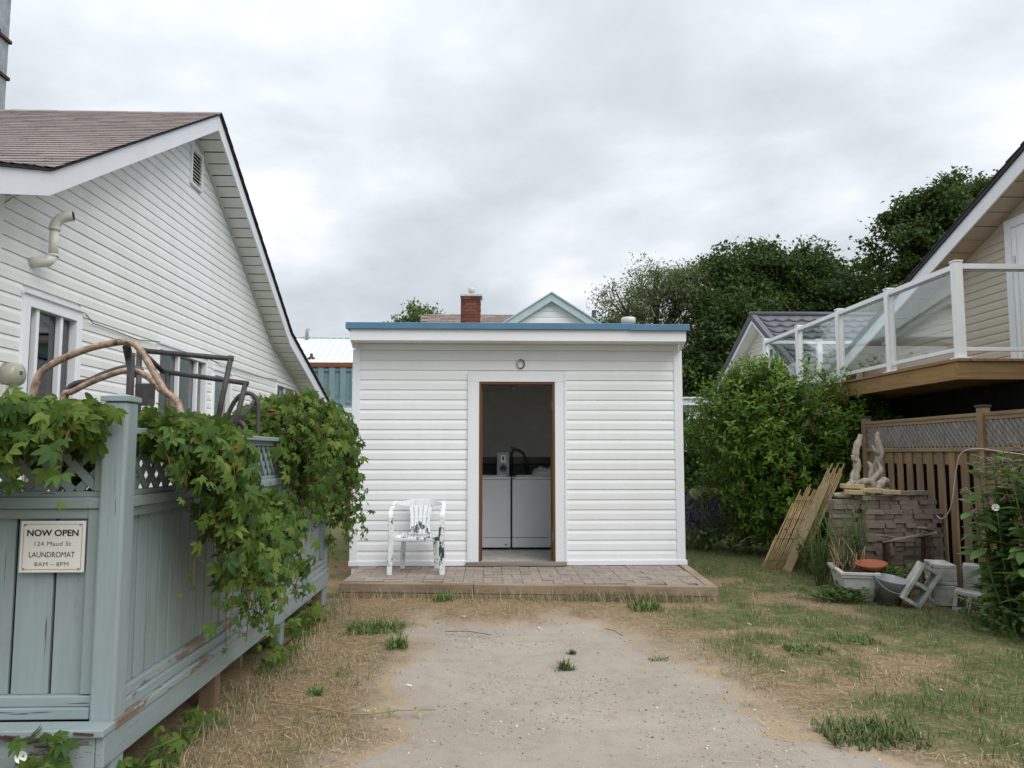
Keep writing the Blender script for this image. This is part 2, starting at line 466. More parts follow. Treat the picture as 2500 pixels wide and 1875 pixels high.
class B:
    """collects boxes, beams, tubes, ...; go() links them as one mesh object"""
    def __init__(s):
        s.v, s.f, s.sm = [], [], []
    def add(s, vs, fs, smooth=False):
        k = len(s.v)
        s.v += [tuple(map(float, p)) for p in vs]
        s.f += [[i + k for i in f] for f in fs]
        s.sm += [smooth] * len(fs)
        return s
    def box(s, x0, x1, y0, y1, z0, z1):
        return s.add([(x, y, z) for z in (z0, z1) for x, y in ((x0, y0), (x1, y0), (x1, y1), (x0, y1))],
                     [(3, 2, 1, 0), (4, 5, 6, 7), (0, 1, 5, 4), (1, 2, 6, 5), (2, 3, 7, 6), (3, 0, 4, 7)])
    def mbox(s, M, sx, sy, sz):
        vs = [M @ Vector((x * sx / 2, y * sy / 2, z * sz / 2)) for z in (-1, 1) for x, y in ((-1, -1), (1, -1), (1, 1), (-1, 1))]
        return s.add(vs, [(3, 2, 1, 0), (4, 5, 6, 7), (0, 1, 5, 4), (1, 2, 6, 5), (2, 3, 7, 6), (3, 0, 4, 7)])
    def beam(s, p, q, w, h, up=(0, 0, 1)):
        p, q, up = Vector(p), Vector(q), Vector(up)
        d = (q - p); L = d.length; d.normalize()
        a = d.cross(up).normalized(); b = a.cross(d).normalized()
        M = Matrix((a, d, b)).transposed().to_4x4()
        M.translation = (p + q) / 2
        return s.mbox(M, w, L, h)
    def prism(s, pts, off):
        """polygon (list of 3d points) extruded by vector off"""
        n = len(pts); off = Vector(off)
        vs = [Vector(p) for p in pts] + [Vector(p) + off for p in pts]
        fs = [tuple(range(n))[::-1], tuple(range(n, 2 * n))] + [(i, (i + 1) % n, (i + 1) % n + n, i + n) for i in range(n)]
        return s.add(vs, fs)
    def tube(s, path, r, n=8, cap=True):
        P = [Vector(p) for p in path]
        rs = r if isinstance(r, (list, tuple)) else [r] * len(P)
        vs, fs = [], []
        prev = None
        for i, p in enumerate(P):
            d = (P[min(i + 1, len(P) - 1)] - P[max(i - 1, 0)]).normalized()
            if prev is None:
                a = d.cross(Vector((0, 0, 1)))
                if a.length < 0.05:
                    a = d.cross(Vector((1, 0, 0)))
            else:
                a = prev - d * prev.dot(d)
            a.normalize(); prev = a
            b = d.cross(a)
            for k in range(n):
                t = 2 * math.pi * k / n
                vs.append(p + (a * math.cos(t) + b * math.sin(t)) * rs[i])
        for i in range(len(P) - 1):
            for k in range(n):
                k2 = (k + 1) % n
                fs.append((i * n + k, i * n + k2, (i + 1) * n + k2, (i + 1) * n + k))
        if cap:
            fs.append(tuple(range(n))[::-1]); fs.append(tuple(range((len(P) - 1) * n, len(P) * n)))
        return s.add(vs, fs, True)
    def lathe(s, prof, c=(0, 0, 0), n=24, M=None):
        """prof: list of (r, z)"""
        vs, fs = [], []
        for r, z in prof:
            for k in range(n):
                t = 2 * math.pi * k / n
                p = Vector((r * math.cos(t), r * math.sin(t), z))
                if M is not None:
                    p = M @ p
                vs.append(p + Vector(c))
        for i in range(len(prof) - 1):
            for k in range(n):
                k2 = (k + 1) % n
                fs.append((i * n + k, i * n + k2, (i + 1) * n + k2, (i + 1) * n + k))
        return s.add(vs, fs, True)
    def mesh(s, name):
        me = bpy.data.meshes.new(name)
        me.from_pydata(s.v, [], s.f)
        me.polygons.foreach_set('use_smooth', s.sm)
        me.update()
        return me
    def go(s, name, mat, parent=None, bevel=0.0, M=None):
        o = link(name, s.mesh(name), parent, mat, M)
        if bevel:
            b = o.modifiers.new('bevel', 'BEVEL'); b.width = bevel; b.segments = 2; b.limit_method = 'ANGLE'; b.angle_limit = R(40)
        return o

def arrays_mesh(name, V, Fc, smooth=False, rnd=None, col=None):
    """fast mesh from numpy: V (n,3), Fc (m,k); rnd / col are per-vertex attributes"""
    me = bpy.data.meshes.new(name)
    V = np.asarray(V, np.float32); Fc = np.asarray(Fc, np.int32)
    m_, k = Fc.shape
    me.vertices.add(len(V)); me.vertices.foreach_set('co', V.ravel())
    me.loops.add(m_ * k); me.loops.foreach_set('vertex_index', Fc.ravel())
    me.polygons.add(m_); me.polygons.foreach_set('loop_start', np.arange(0, m_ * k, k, dtype=np.int32))
    if smooth:
        me.polygons.foreach_set('use_smooth', np.ones(m_, bool))
    me.update(calc_edges=True)
    if rnd is not None:
        a = me.attributes.new('rnd', 'FLOAT', 'POINT'); a.data.foreach_set('value', np.asarray(rnd, np.float32))
    if col is not None:
        a = me.attributes.new('col', 'FLOAT_COLOR', 'POINT'); a.data.foreach_set('color', np.asarray(col, np.float32).ravel())
    return me

def norm(a):
    return a / np.maximum(np.linalg.norm(a, axis=-1, keepdims=True), 1e-9)
def frames(D, N):
    """rotation matrices whose local +Y is D and local +Z close to N"""
    D = norm(D); X = norm(np.cross(D, N)); Z = np.cross(X, D)
    return np.stack([X, D, Z], axis=-1)
def scatter(T, TF, pos, Rm, sc, rnd):
    """copies of template T (k,3), faces TF -> big arrays"""
    n, k = len(pos), len(T)
    V = np.einsum('nij,kj->nki', Rm, T) * np.asarray(sc)[:, None, None] + pos[:, None, :]
    Fc = (np.asarray(TF)[None] + (np.arange(n) * k)[:, None, None]).reshape(-1, np.asarray(TF).shape[1])
    return V.reshape(-1, 3), Fc, np.repeat(rnd, k)
def scatter_obj(name, mat, T, TF, pos, Rm, sc, rnd, parent=None, kind='stuff'):
    V, Fc, rr = scatter(T, TF, pos, Rm, sc, rnd)
    o = link(name, arrays_mesh(name, V, Fc, True, rnd=rr), parent, mat)
    if kind:
        o['kind'] = kind
    return o
def mat4(Rm, p, s):
    M = Matrix([[float(x) for x in row] for row in Rm]).to_4x4() @ Matrix.Scale(float(s), 4)
    M.translation = Vector([float(x) for x in p])
    return M

# value noise for layout
_tab = np.random.default_rng(3).random((256, 256))
def vnoise(x, y):
    xi, yi = np.floor(x).astype(int), np.floor(y).astype(int)
    fx, fy = x - xi, y - yi
    fx = fx * fx * (3 - 2 * fx); fy = fy * fy * (3 - 2 * fy)
    g = lambda a, b: _tab[a % 256, b % 256]
    return (g(xi, yi) * (1 - fx) + g(xi + 1, yi) * fx) * (1 - fy) + (g(xi, yi + 1) * (1 - fx) + g(xi + 1, yi + 1) * fx) * fy
def fbm(x, y, o=4):
    t = 0; a = 1; s = 0
    for i in range(o):
        t = t + a * vnoise(x * 2 ** i + 17.3 * i, y * 2 ** i + 5.1 * i); s += a; a *= 0.5
    return t / s
def sstep(a, b, x):
    t = np.clip((x - a) / (b - a), 0, 1)
    return t * t * (3 - 2 * t)

# leaf templates (local +Y = tip, +Z = upper side)
def leaf_tpl(w=0.4, n=4, fold=0.12, droop=0.25, y0=0.0, prof=None):
    ts = np.linspace(0, 1, n + 1)
    prof = prof or (lambda t: math.sin(math.pi * min(1, t * 0.96 + 0.03)) ** 0.8)
    V, F = [], []
    for t in ts:
        hw = 0.5 * w * prof(t) if 0 < t < 1 else (0.02 * w if t == 0 else 0.0)
        z = -droop * t * t
        V += [(-hw, y0 + t, z + fold * hw * 2), (0, y0 + t, z), (hw, y0 + t, z + fold * hw * 2)]
    for i in range(n):
        a = i * 3; b = a + 3
        F += [(a, a + 1, b + 1, b), (a + 1, a + 2, b + 2, b + 1)]
    return np.array(V), np.array(F)
LEAF4 = leaf_tpl(0.42, 3)
LEAFN = leaf_tpl(0.20, 2, 0.1, 0.3)
LEAFW = leaf_tpl(0.55, 2, 0.15, 0.2)
def creeper_tpl():
    V, F = [], []
    for ang, L in ((0, 1.0), (38, 0.93), (-38, 0.93), (82, 0.68), (-82, 0.68)):
        pr = lambda t: {0: 0, 1: 0}.get(t, 0.55 + 0.45 * math.sin(math.pi * t ** 1.25)) * (1 if t < 0.7 else (1 - t) / 0.3 * 0.75 + 0.12)
        v, f = leaf_tpl(0.44, 4, 0.16, 0.30, 0.10, pr)
        a = R(ang); c, s_ = math.cos(a), math.sin(a)
        v = v * L
        v = np.stack([v[:, 0] * c + v[:, 1] * s_, -v[:, 0] * s_ + v[:, 1] * c, v[:, 2] - 0.05 * abs(ang) / 80], 1)
        k = len(V) * 0 + sum(len(x) for x in V)
        V.append(v); F.append(f + k)
    return np.concatenate(V), np.concatenate(F)
CREEP = creeper_tpl()

# ================================================================== GROUND
def drive_right(y):
    return np.interp(y, [0, 3.0, 3.54, 4.14, 5.2, 6.15, 7.0, 7.6], [3.2, 2.35, 2.0, 1.6, 1.35, 1.15, 0.8, 0.5])
def ground_masks(x, y):
    n = fbm(x * 1.7 + 40, y * 1.7 + 11) - 0.5
    n2 = fbm(x * 4.5 + 9, y * 4.5 + 70) - 0.5
    e = 0.55 * n + 0.30 * n2
    left = sstep(-0.42, -0.95, x + e)
    right = sstep(-0.18, 0.42, x - drive_right(y) + e * 1.2)
    back = sstep(6.55, 7.25, y + e * 1.6)
    cover = np.maximum(np.maximum(left, right), back * sstep(9, 8, y))
    cover = np.maximum(cover, sstep(7.7, 8.2, y))
    gp = fbm(x * 1.05 + 3, y * 1.05 + 8)
    gp2 = fbm(x * 3.3 + 31, y * 3.3 + 2)
    gr = sstep(0.435, 0.555, 0.55 * gp + 0.45 * gp2 + 0.10 * sstep(1.5, 4.5, x) + 0.08 * sstep(6, 11, y))
    gr = gr * sstep(1.2, 2.0, x) * sstep(0.15, 0.7, x - drive_right(y))
    gl = sstep(0.54, 0.66, 0.5 * gp + 0.5 * gp2) * sstep(-0.6, -1.0, x) * 0.8
    far = sstep(9.6, 11.5, y)
    green = np.clip(np.maximum(np.maximum(gr, gl), far), 0, 1) * cover
    return cover, green
def gz(x, y):
    c, g = ground_masks(x, y)
    d = (7.76 - (x + 1.7) * .088) - y
    berm = .05 * np.exp(-(np.maximum(d, 0) / .5) ** 2) * sstep(-.05, .02, d) * sstep(2.6, 2.0, x) * sstep(-1.7, -1.3, x)
    return 0.03 * (fbm(x * 0.8, y * 0.8) - 0.5) + 0.018 * c * fbm(x * 5, y * 5) - 0.01 + berm
xs = np.concatenate([np.array([-160, -70, -30, -12, -6, -3.5]), np.arange(-2.6, 6.2, 0.045), np.array([7, 9, 14, 30, 70, 160])])
ys = np.concatenate([np.array([-60, -20, -6, 0, 1.5]), np.arange(2.4, 13.2, 0.055), np.array([14, 16, 20, 30, 60, 120, 260])])
GX, GY = np.meshgrid(xs, ys)
gx, gy = GX.ravel(), GY.ravel()
inner = (gx > -2.7) & (gx < 6.3) & (gy > 2.3) & (gy < 13.3)
gzv = np.where(inner, gz(gx, gy), 0.0)
nx, ny = len(xs), len(ys)
ii = np.arange((ny - 1) * (nx - 1)); r_, c_ = ii // (nx - 1), ii % (nx - 1)
q0 = r_ * nx + c_
gm = arrays_mesh('ground', np.stack([gx, gy, gzv], 1), np.stack([q0, q0 + 1, q0 + nx + 1, q0 + nx], 1), True)
cv, gn = ground_masks(gx, gy)
cv = np.where(inner, cv, 1.0); gn = np.where(inner, gn, 0.7)
at = gm.attributes.new('mask', 'FLOAT_COLOR', 'POINT')
at.data.foreach_set('color', np.stack([cv, gn, 0 * cv, 1 + 0 * cv], 1).astype(np.float32).ravel())
tag(link('ground', gm, None, 'ground_soil'), kind='structure')

# ================================================================== SIDING
def siding(parent, mat, axis, plane, out, z0, c, n, ext, holes=(), d=0.012, flat=0.60, seams=0.0, name='siding_board', seed=1):
    """courses of lapped siding on a vertical plane. axis 'x': the wall runs along x at y=plane. out=+-1 outward."""
    rr = random.Random(seed)
    for i in range(n):
        zb, zt = z0 + i * c, z0 + (i + 1) * c
        a, b = ext(zb), ext(zt)
        if a is None:
            continue
        if b is None:
            b = ((a[0] + a[1]) / 2 - 0.01, (a[0] + a[1]) / 2 + 0.01)
        segs = [(a[0], a[1], b[0], b[1])]
        for (h0, h1, hz0, hz1) in holes:
            if zt > hz0 + 0.03 and zb < hz1 - 0.03:
                new = []
                for s0, s1, t0, t1 in segs:
                    if h1 <= min(s0, t0) or h0 >= max(s1, t1):
                        new.append((s0, s1, t0, t1)); continue
                    if h0 > min(s0, t0) + 0.02:
                        new.append((s0, h0, t0, h0))
                    if h1 < max(s1, t1) - 0.02:
                        new.append((h1, s1, h1, t1))
                segs = new
        out2 = []
        for s0, s1, t0, t1 in segs:
            if seams and s1 - s0 > 2.2 and rr.random() < seams:
                k = rr.uniform(s0 + 0.7, s1 - 0.7)
                out2 += [(s0, k, t0, k, 0.0), (k, s1, k, t1, 0.0022)]
            else:
                out2.append((s0, s1, t0, t1, 0.0))
        for s0, s1, t0, t1, px in out2:
            w = rr.uniform(-0.001, 0.001)
            prof = [(zb + 0.0, 0.0), (zb + w, d + px), (zb + flat * c + w, d + px), (zt - 0.001, 0.0015 + px * .5)]
            vs = []
            for z, o in prof:
                f = (z - zb) / c
                for u in (s0 + (t0 - s0) * f, s1 + (t1 - s1) * f):
                    p = plane + out * o
                    vs.append((u, p, z) if axis == 'x' else (p, u, z))
            fs = [(0, 1, 3, 2), (2, 3, 5, 4), (4, 5, 7, 6), (0, 2, 4, 6), (1, 3, 5, 7)]
            B().add(vs, fs).go(name, mat, parent)

# ================================================================== LAUNDRY SHED
SY, SX0, SX1, SZ = 8.9, -1.566, 2.235, 0.185
shed = thing('laundry_shed', 'small white sided laundry shed with blue roof edge and open doorway', 'shed', (0.33, 8.9, 0.0))
DX0, DX1, DZ1 = -0.115, 0.752, 2.262
b = B()
b.box(SX0 + .01, DX0 - .02, SY + .002, SY + .12, 0.05, 2.80)
b.box(DX1 + .02, SX1 - .01, SY + .002, SY + .12, 0.05, 2.80)
b.box(DX0 - .02, DX1 + .02, SY + .002, SY + .12, DZ1 + .02, 2.80)
b.go('front_wall', 'shed_siding', shed)
B().box(SX0, SX0 + .10, SY + .121, SY + 3.4, 0.05, 2.80).go('side_wall', 'shed_siding', shed)
for y0, y1, z0, z1 in ((SY + .121, SY + 1.5, .05, 2.8), (SY + 2.7, SY + 3.4, .05, 2.8), (SY + 1.5, SY + 2.7, .05, 1.25), (SY + 1.5, SY + 2.7, 2.15, 2.8)):
    B().box(SX1 - .10, SX1, y0, y1, z0, z1).go('side_wall', 'shed_siding', shed)
wf = B()  # unseen window, added to bring daylight into the shed interior
wf.box(SX1 - .06, SX1 + .03, SY + 1.5, SY + 1.56, 1.25, 2.15); wf.box(SX1 - .06, SX1 + .03, SY + 2.64, SY + 2.7, 1.25, 2.15)
wf.box(SX1 - .06, SX1 + .029, SY + 1.56, SY + 2.64, 1.25, 1.31); wf.box(SX1 - .06, SX1 + .029, SY + 1.56, SY + 2.64, 2.09, 2.15)
wfo = wf.go('added_side_window', 'white_vinyl', shed, 0.003)
B().box(SX1 - .03, SX1 - .025, SY + 1.56, SY + 2.64, 1.31, 2.09).go('pane', 'rail_glass', wfo)
B().box(SX0 + .101, SX1 - .101, SY + 3.3, SY + 3.4, 0.05, 2.80).go('rear_wall', 'room_wall', shed)
B().box(SX0 + .101, SX1 - .101, SY + .121, SY + 3.299, 2.42, 2.46).go('ceiling', 'room_ceiling', shed)
B().box(SX0 + .101, SX1 - .101, SY + .0, SY + 3.299, 0.06, 0.192).go('floor', 'concrete', shed)
B().box(SX0 + .101, SX1 - .101, SY + 3.27, SY + 3.299, 2.20, 2.225).go('wall_batten', 'room_wall', shed)
ch = (2.632 - SZ - 0.045) / 21
siding(shed, 'shed_siding', 'x', SY, -1, SZ + 0.045, ch, 21, lambda z: (SX0 + .075, SX1 - .085),
       [(DX0 - .135, DX1 + .14, 0, 2.385)], 0.013, 0.58, 0.35, seed=4)
siding(shed, 'shed_siding', 'y', SX1, 1, SZ + 0.045, ch, 21, lambda z: (SY + .052, SY + 3.38), [(SY + 1.48, SY + 2.72, 1.23, 2.17)], 0.013, 0.58, 0.3, seed=5)
siding(shed, 'shed_siding', 'y', SX0, -1, SZ + 0.045, ch, 21, lambda z: (SY + .052, SY + 3.38), (), 0.013, 0.58, 0.3, seed=6)
b = B()
for x0, x1 in ((SX0 - .012, SX0 + .078), (SX1 - .088, SX1 + .012)):
    B().box(x0, x1, SY - .022, SY + .05, SZ, 2.64).go('corner_trim', 'white_trim', shed, 0.004)
B().box(SX0 - .02, DX0 - .12, SY - .03, SY - .001, SZ - .012, SZ + .045).go('base_trim', 'white_trim', shed, 0.004)
B().box(DX1 + .12, SX1 + .03, SY - .03, SY - .001, SZ - .012, SZ + .045).go('base_trim', 'white_trim', shed, 0.004)
for x0, x1 in ((DX0 - .108, DX0 - .004), (DX1 + .004, DX1 + .112)):
    B().box(x0, x1, SY - .028, SY - .001, SZ + .03, DZ1 + .004).go('door_trim', 'white_trim', shed, 0.003)
for x0, x1 in ((DX0 - .134, DX0 - .1085), (DX1 + .1125, DX1 + .138)):
    B().box(x0, x1, SY - .036, SY - .001, SZ + .03, DZ1 + .117).go('door_trim_channel', 'white_trim', shed, 0.003)
B().box(DX0 - .108, DX1 + .112, SY - .0295, SY - .001, DZ1 + .0045, DZ1 + .108).go('door_head_trim', 'white_trim', shed, 0.003)
for x0, x1 in ((DX0 - .003, DX0 + .022), (DX1 - .026, DX1 + .003)):
    j = B().box(x0, x1, SY - .018, SY + .125, SZ + .035, DZ1).go('door_jamb', 'jamb_wood', shed, 0.003)
for x0, x1 in ((DX0 + .0225, DX0 + .036), (DX1 - .040, DX1 - .0265)):
    B().box(x0, x1, SY + .05, SY + .075, SZ + .035, DZ1 - .025).go('door_stop', 'jamb_wood', shed)
B().box(DX0 + .0225, DX1 - .0265, SY - .0175, SY + .125, DZ1 - .024, DZ1).go('door_head_jamb', 'jamb_wood', shed, 0.003)
for z in (0.45, 1.95):
    B().box(DX1 - .0285, DX1 - .0265, SY - .012, SY + .03, z, z + .09).go('hinge', 'chrome', shed)
B().box(DX0 - .15, DX1 + .13, SY - .075, SY + .0, SZ - .012, SZ + .032).go('door_sill', 'sill_wood', shed, 0.006)
# roof, fascia, soffit
FY = 8.60
b = B()
b.box(SX0 - .045, 1.60, FY - .035, FY - .005, 2.832, 2.905)
b.go('roof_edge_flashing', 'blue_metal', shed, 0.004)
B().box(1.585, SX1 + .03, FY - .040, FY - .007, 2.824, 2.897).go('roof_edge_flashing', 'blue_metal', shed, 0.004)
b = B()
b.prism([(SX0 - .04, FY - .004, 2.835), (SX1 + .025, FY - .004, 2.835), (SX1 + .025, FY - .004, 2.888), (SX0 - .04, FY - .004, 2.888)], (0, 3.9, -.02))
b.go('roof_deck', 'blue_metal', shed)
B().prism([(SX0 + .005, FY, 2.705), (SX1 - .005, FY, 2.705), (SX1 - .005, FY, 2.834), (SX0 + .005, FY, 2.834)], (0, .03, 0)).go('fascia', 'white_trim', shed, 0.003)
B().box(SX0 + .01, .36, FY + .031, SY - .012, 2.708, 2.716).go('soffit', 'white_trim', shed)
B().box(.361, SX1 - .01, FY + .031, SY - .012, 2.706, 2.714).go('soffit', 'white_trim', shed)
B().box(SX0 + .03, SX1 - .03, SY - .026, SY - .001, 2.634, 2.705).go('frieze_board', 'white_trim', shed, 0.003)
for x in (SX0, SX1 - .02):
    B().prism([(x, FY + .031, 2.707), (x, SY - .03, 2.707), (x, SY - .03, 2.645), (x, SY - .12, 2.645)], (.02, 0, 0)).go('soffit_return', 'white_trim', shed)
# roof flue and side vents
v = B(); v.tube([(1.94, 10.6, 2.8), (1.94, 10.6, 3.23)], 0.055, 14); v.go('roof_vent', 'pvc', shed)
v = B(); v.lathe([(0.03, 3.225), (0.10, 3.23), (0.10, 3.32), (0.085, 3.332), (0.0, 3.335)], (1.94, 10.6, 0), 18); v.go('vent_cap', 'pvc', shed)
for x, sg in ((SX0, -1), (SX1, 1)):
    v = B()
    v.prism([(x, SY + .2, 2.42), (x, SY + .2, 2.28), (x + sg * .06, SY + .2, 2.29), (x + sg * .05, SY + .2, 2.35)], (0, .16, 0))
    v.go('vent_hood', 'white_vinyl', shed, 0.01)
# cable loop over the door
lp = thing('cable_loop', 'small coiled loop of black and white cable above the doorway', 'cable', (0.361, 8.87, 2.47))
b = B()
for k in range(2):
    b.tube([(0.361 + (.046 - .006 * k) * math.cos(t), SY - .024 - .006 * k, 2.474 + (.052 - .003 * k) * math.sin(t)) for t in np.linspace(0.4 + k, 2 * math.pi + .2 + k, 22)], 0.0055, 6)
b.go('wire', 'cable_dark', lp)
b = B(); b.tube([(0.361 + .04 * math.cos(t), SY - .034, 2.474 + .047 * math.sin(t)) for t in np.linspace(2.0, 4.6, 12)], 0.006, 6)
b.go('wire', 'cable_white', lp)
# ceiling lamp
cl = thing('ceiling_lamp', 'bare unlit ceiling lamp inside the laundry doorway', 'lamp', (0.36, 10.3, 2.42))
v = B(); v.lathe([(0.0, 2.40), (0.06, 2.405), (0.07, 2.419)], (0.33, 10.2, 0), 18); v.go('ceiling_plate', 'white_vinyl', cl)
v = B(); v.lathe([(0.02, 2.40), (0.022, 2.36), (0.045, 2.33), (0.05, 2.30), (0.035, 2.27), (0.0, 2.262)], (0.33, 10.2, 0), 14); v.go('bulb', 'gauge_glass', cl)

# washing machines
def washer(x0, x1, label):
    w = thing('washing_machine', label, 'washing machine', ((x0 + x1) / 2, 10.45, 0.192), 'washing machines inside the shed')
    y0 = 10.12
    B().box(x0, x1, y0, y0 + .66, 0.225, 0.345).go('toe_panel', 'washer_enamel', w, 0.006)
    B().box(x0, x1, y0 - .004, y0 + .655, 0.350, 1.098).go('cabinet', 'washer_enamel', w, 0.01)
    t = B().box(x0 - .003, x1 + .003, y0 - .010, y0 + .66, 1.101, 1.135).go('top_panel', 'washer_enamel', w, 0.008)
    B().box(x0 + .06, x1 - .06, y0 + .02, y0 + .44, 1.136, 1.152).go('lid', 'washer_enamel', w, 0.006)
    B().prism([(x0 + .01, y0 + .50, 1.136), (x0 + .01, y0 + .655, 1.136), (x0 + .01, y0 + .655, 1.30), (x0 + .01, y0 + .56, 1.29)], (x1 - x0 - .02, 0, 0)).go('control_console', 'black_plastic', w, 0.01)
    for k in range(4):
        B().box(*( (x0 + .03 + (k % 2) * (x1 - x0 - .1), x0 + .07 + (k % 2) * (x1 - x0 - .1), y0 + .05 + (k // 2) * .5, y0 + .09 + (k // 2) * .5, 0.192, 0.226))).go('foot', 'black_plastic', w)
    v = B(); v.tube([(x0 + .02 if x0 > 0 else x1 - .06, y0 - .002, 1.118 if x0 > 0 else .262), (x0 + .02 if x0 > 0 else x1 - .06, y0 - .016 if x0 > 0 else y0 - .006, 1.118 if x0 > 0 else .262)], 0.011, 10); v.go('knob', 'black_plastic', w)
    return w
w1 = washer(-0.40, 0.278, 'grey-white washing machine with coin box, left of the doorway pair')
w2 = washer(0.300, 0.985, 'grey-white washing machine with crumpled cloth on it, right of the doorway pair')
b = B().box(0.10, 0.262, 10.16, 10.30, 1.137, 1.46); cb = b.go('coin_box', 'galv', w1, 0.008)
v = B(); v.lathe([(0.0, 0.0), (0.05, 0.0), (0.05, 0.014), (0.0, 0.02)], (0.185, 10.159, 1.245), 20, Matrix.Rotation(R(90), 3, 'X')); v.go('dial', 'chrome', cb)
v = B(); v.lathe([(0.0, 0.02), (0.03, 0.022), (0.028, 0.03), (0.0, 0.03)], (0.185, 10.159, 1.245), 16, Matrix.Rotation(R(90), 3, 'X')); v.go('dial_hub', 'black_plastic', cb)
B().box(0.15, 0.215, 10.152, 10.159, 1.32, 1.42).go('coin_plate', 'chrome', cb)
B().box(0.17, 0.195, 10.147, 10.1515, 1.35, 1.40).go('coin_slot', 'black_plastic', cb)
B().box(-0.395, 0.98, 10.785, 10.83, 1.10, 1.39).go('backboard', 'black_plastic', shed)
ho = thing('drain_hose', 'black hose arching over the gap between the washing machines', 'hose', (0.34, 10.5, 1.14))
b = B(); b.tube([(0.30, 10.5, 1.15), (0.30, 10.5, 1.44), (0.33, 10.5, 1.485), (0.38, 10.5, 1.49), (0.45, 10.5, 1.45), (0.50, 10.5, 1.36), (0.52, 10.5, 1.16)], 0.02, 10); b.go('hose', 'black_plastic', ho)
b = B(); b.box(0.285, 0.355, 10.48, 10.52, 1.505, 1.525); b.box(0.31, 0.328, 10.49, 10.51, 1.44, 1.504); b.go('valve_handle', 'black_plastic', ho)
# crumpled cloth
n_ = 26
u, v_ = np.meshgrid(np.linspace(0, 1, n_), np.linspace(0, 1, n_))
hgt = 1.156 + 0.20 * fbm(u * 4 + 3, v_ * 4 + 1, 4) * np.sin(np.pi * u) ** .5 * np.sin(np.pi * v_) ** .5
Vc = np.stack([0.56 + 0.36 * u + .03 * vnoise(u * 9, v_ * 9), 10.18 + 0.3 * v_ + .03 * vnoise(v_ * 9, u * 9), hgt], -1).reshape(-1, 3)
qi = np.arange((n_ - 1) ** 2); a_ = (qi // (n_ - 1)) * n_ + qi % (n_ - 1)
tag(link('crumpled_cloth', arrays_mesh('crumpled_cloth', Vc, np.stack([a_, a_ + 1, a_ + n_ + 1, a_ + n_], 1), True), None, 'cloth_white'),
    'crumpled white cloth lying on top of the washing machine', 'cloth')

# ------------------------------------------------------------------ paved step
PT = 0.17
step = thing('paved_step', 'low paved step with timber edging in front of the shed', 'step', (0.4, 8.2, 0))
def fy(x):                       # front edge runs slightly askew
    return 7.80 - (x + 1.7) * 0.088
pv = B().box(-.098, .098, -.048, .048, -.05, 0).mesh('paver')
pvb = bpy.data.objects.new('tmp', pv)
rr = random.Random(5)
n_p = 0
for i in range(20):
    for j in range(7):
        cx, cy = -1.46 + i * 0.2 + .1, SY - .02 - j * 0.2 - .1
        if cx > 2.06:
            continue
        for k in range(2):
            if (i + j) % 2 == 0:
                p = (cx, cy + (k - .5) * .1); rot = 0
            else:
                p = (cx + (k - .5) * .1, cy); rot = 90
            if p[1] - .09 < fy(p[0]) + .06 or p[1] > SY - .06:
                if p[1] - .055 < fy(p[0]) + .05 or rot == 90 and p[1] - .09 < fy(p[0]) + .0:
                    continue
            M = Matrix.Translation((p[0] + rr.uniform(-.002, .002), p[1], PT - .002 + rr.uniform(-.004, .003))) @ Matrix.Rotation(R(rot + rr.uniform(-1, 1)), 4, 'Z') @ Matrix.Rotation(R(rr.uniform(-.6, .6)), 4, 'X')
            link('paver', pv, step, 'paver_pink', M); n_p += 1
B().prism([(-1.46, fy(-1.46) + .03, .0), (2.12, fy(2.12) + .03, .0), (2.15, SY - .01, .0), (-1.46, SY - .01, .0)], (0, 0, PT - .035)).go('bedding', 'soil', step)
xe = 2.185
def ftimber(x0, x1, z0, z1, dy):
    return B().prism([(x0, fy(x0) + dy, z0), (x1, fy(x1) + dy, z0), (x1, fy(x1) + dy + .09, z0), (x0, fy(x0) + dy + .09, z0)], (0, 0, z1 - z0))
ftimber(-1.47, -.155, .085, PT + .004, -.035).go('edge_timber', 'timber_x', step, 0.006)
ftimber(-.150, xe - .0, .083, PT + .004, -.035).go('edge_timber', 'timber_x', step, 0.006)
ftimber(-1.47, 1.1, -.04, .081, -.03).go('base_timber', 'timber_x', step, 0.006)
ftimber(1.104, xe - .005, -.04, .079, -.028).go('base_timber', 'timber_x', step, 0.006)
B().prism([(2.09, fy(2.09) + .058, .06), (xe - .004, fy(xe) + .058, .06), (2.262, SY - .034, .06), (2.17, SY - .034, .06)], (0, 0, PT + .008 - .06)).go('side_timber', 'timber_y', step, 0.006)

# ================================================================== LEFT HOUSE
LX, LR = -4.0, -3.65
lh = thing('gabled_house', 'white sided gabled house with bell-cast eaves and grey-brown shingle roof on the left', 'house', (-8, 11.5, 0))
TOP = [(4.9, 3.33), (6.33, 3.78), (10.13, 5.98), (14.12, 3.62), (17.72, 2.52)]
TH = 0.185
def roofz(y):
    return float(np.interp(y, [p[0] for p in TOP], [p[1] for p in TOP]))
def l_ext(z):
    zz = z + TH + .06
    if zz > 5.94:
        return None
    # near and far ends of the wall at this height
    near = 6.27 if zz < 3.79 else float(np.interp(zz, [3.78, 5.98], [6.33, 10.13]))
    far = float(np.interp(zz, [2.52, 3.62, 5.98], [17.72, 14.12, 10.13])) if zz > 2.62 else 17.4
    return (max(6.27, near), min(far, 17.4))
lw = [(6.60, 7.55, 0.9, 2.81), (9.27, 10.91, 1.35, 2.755), (14.41, 15.80, 1.5, 2.78), (11.14, 11.95, 1.5, 2.64), (10.09, 10.44, 5.05, 5.505)]
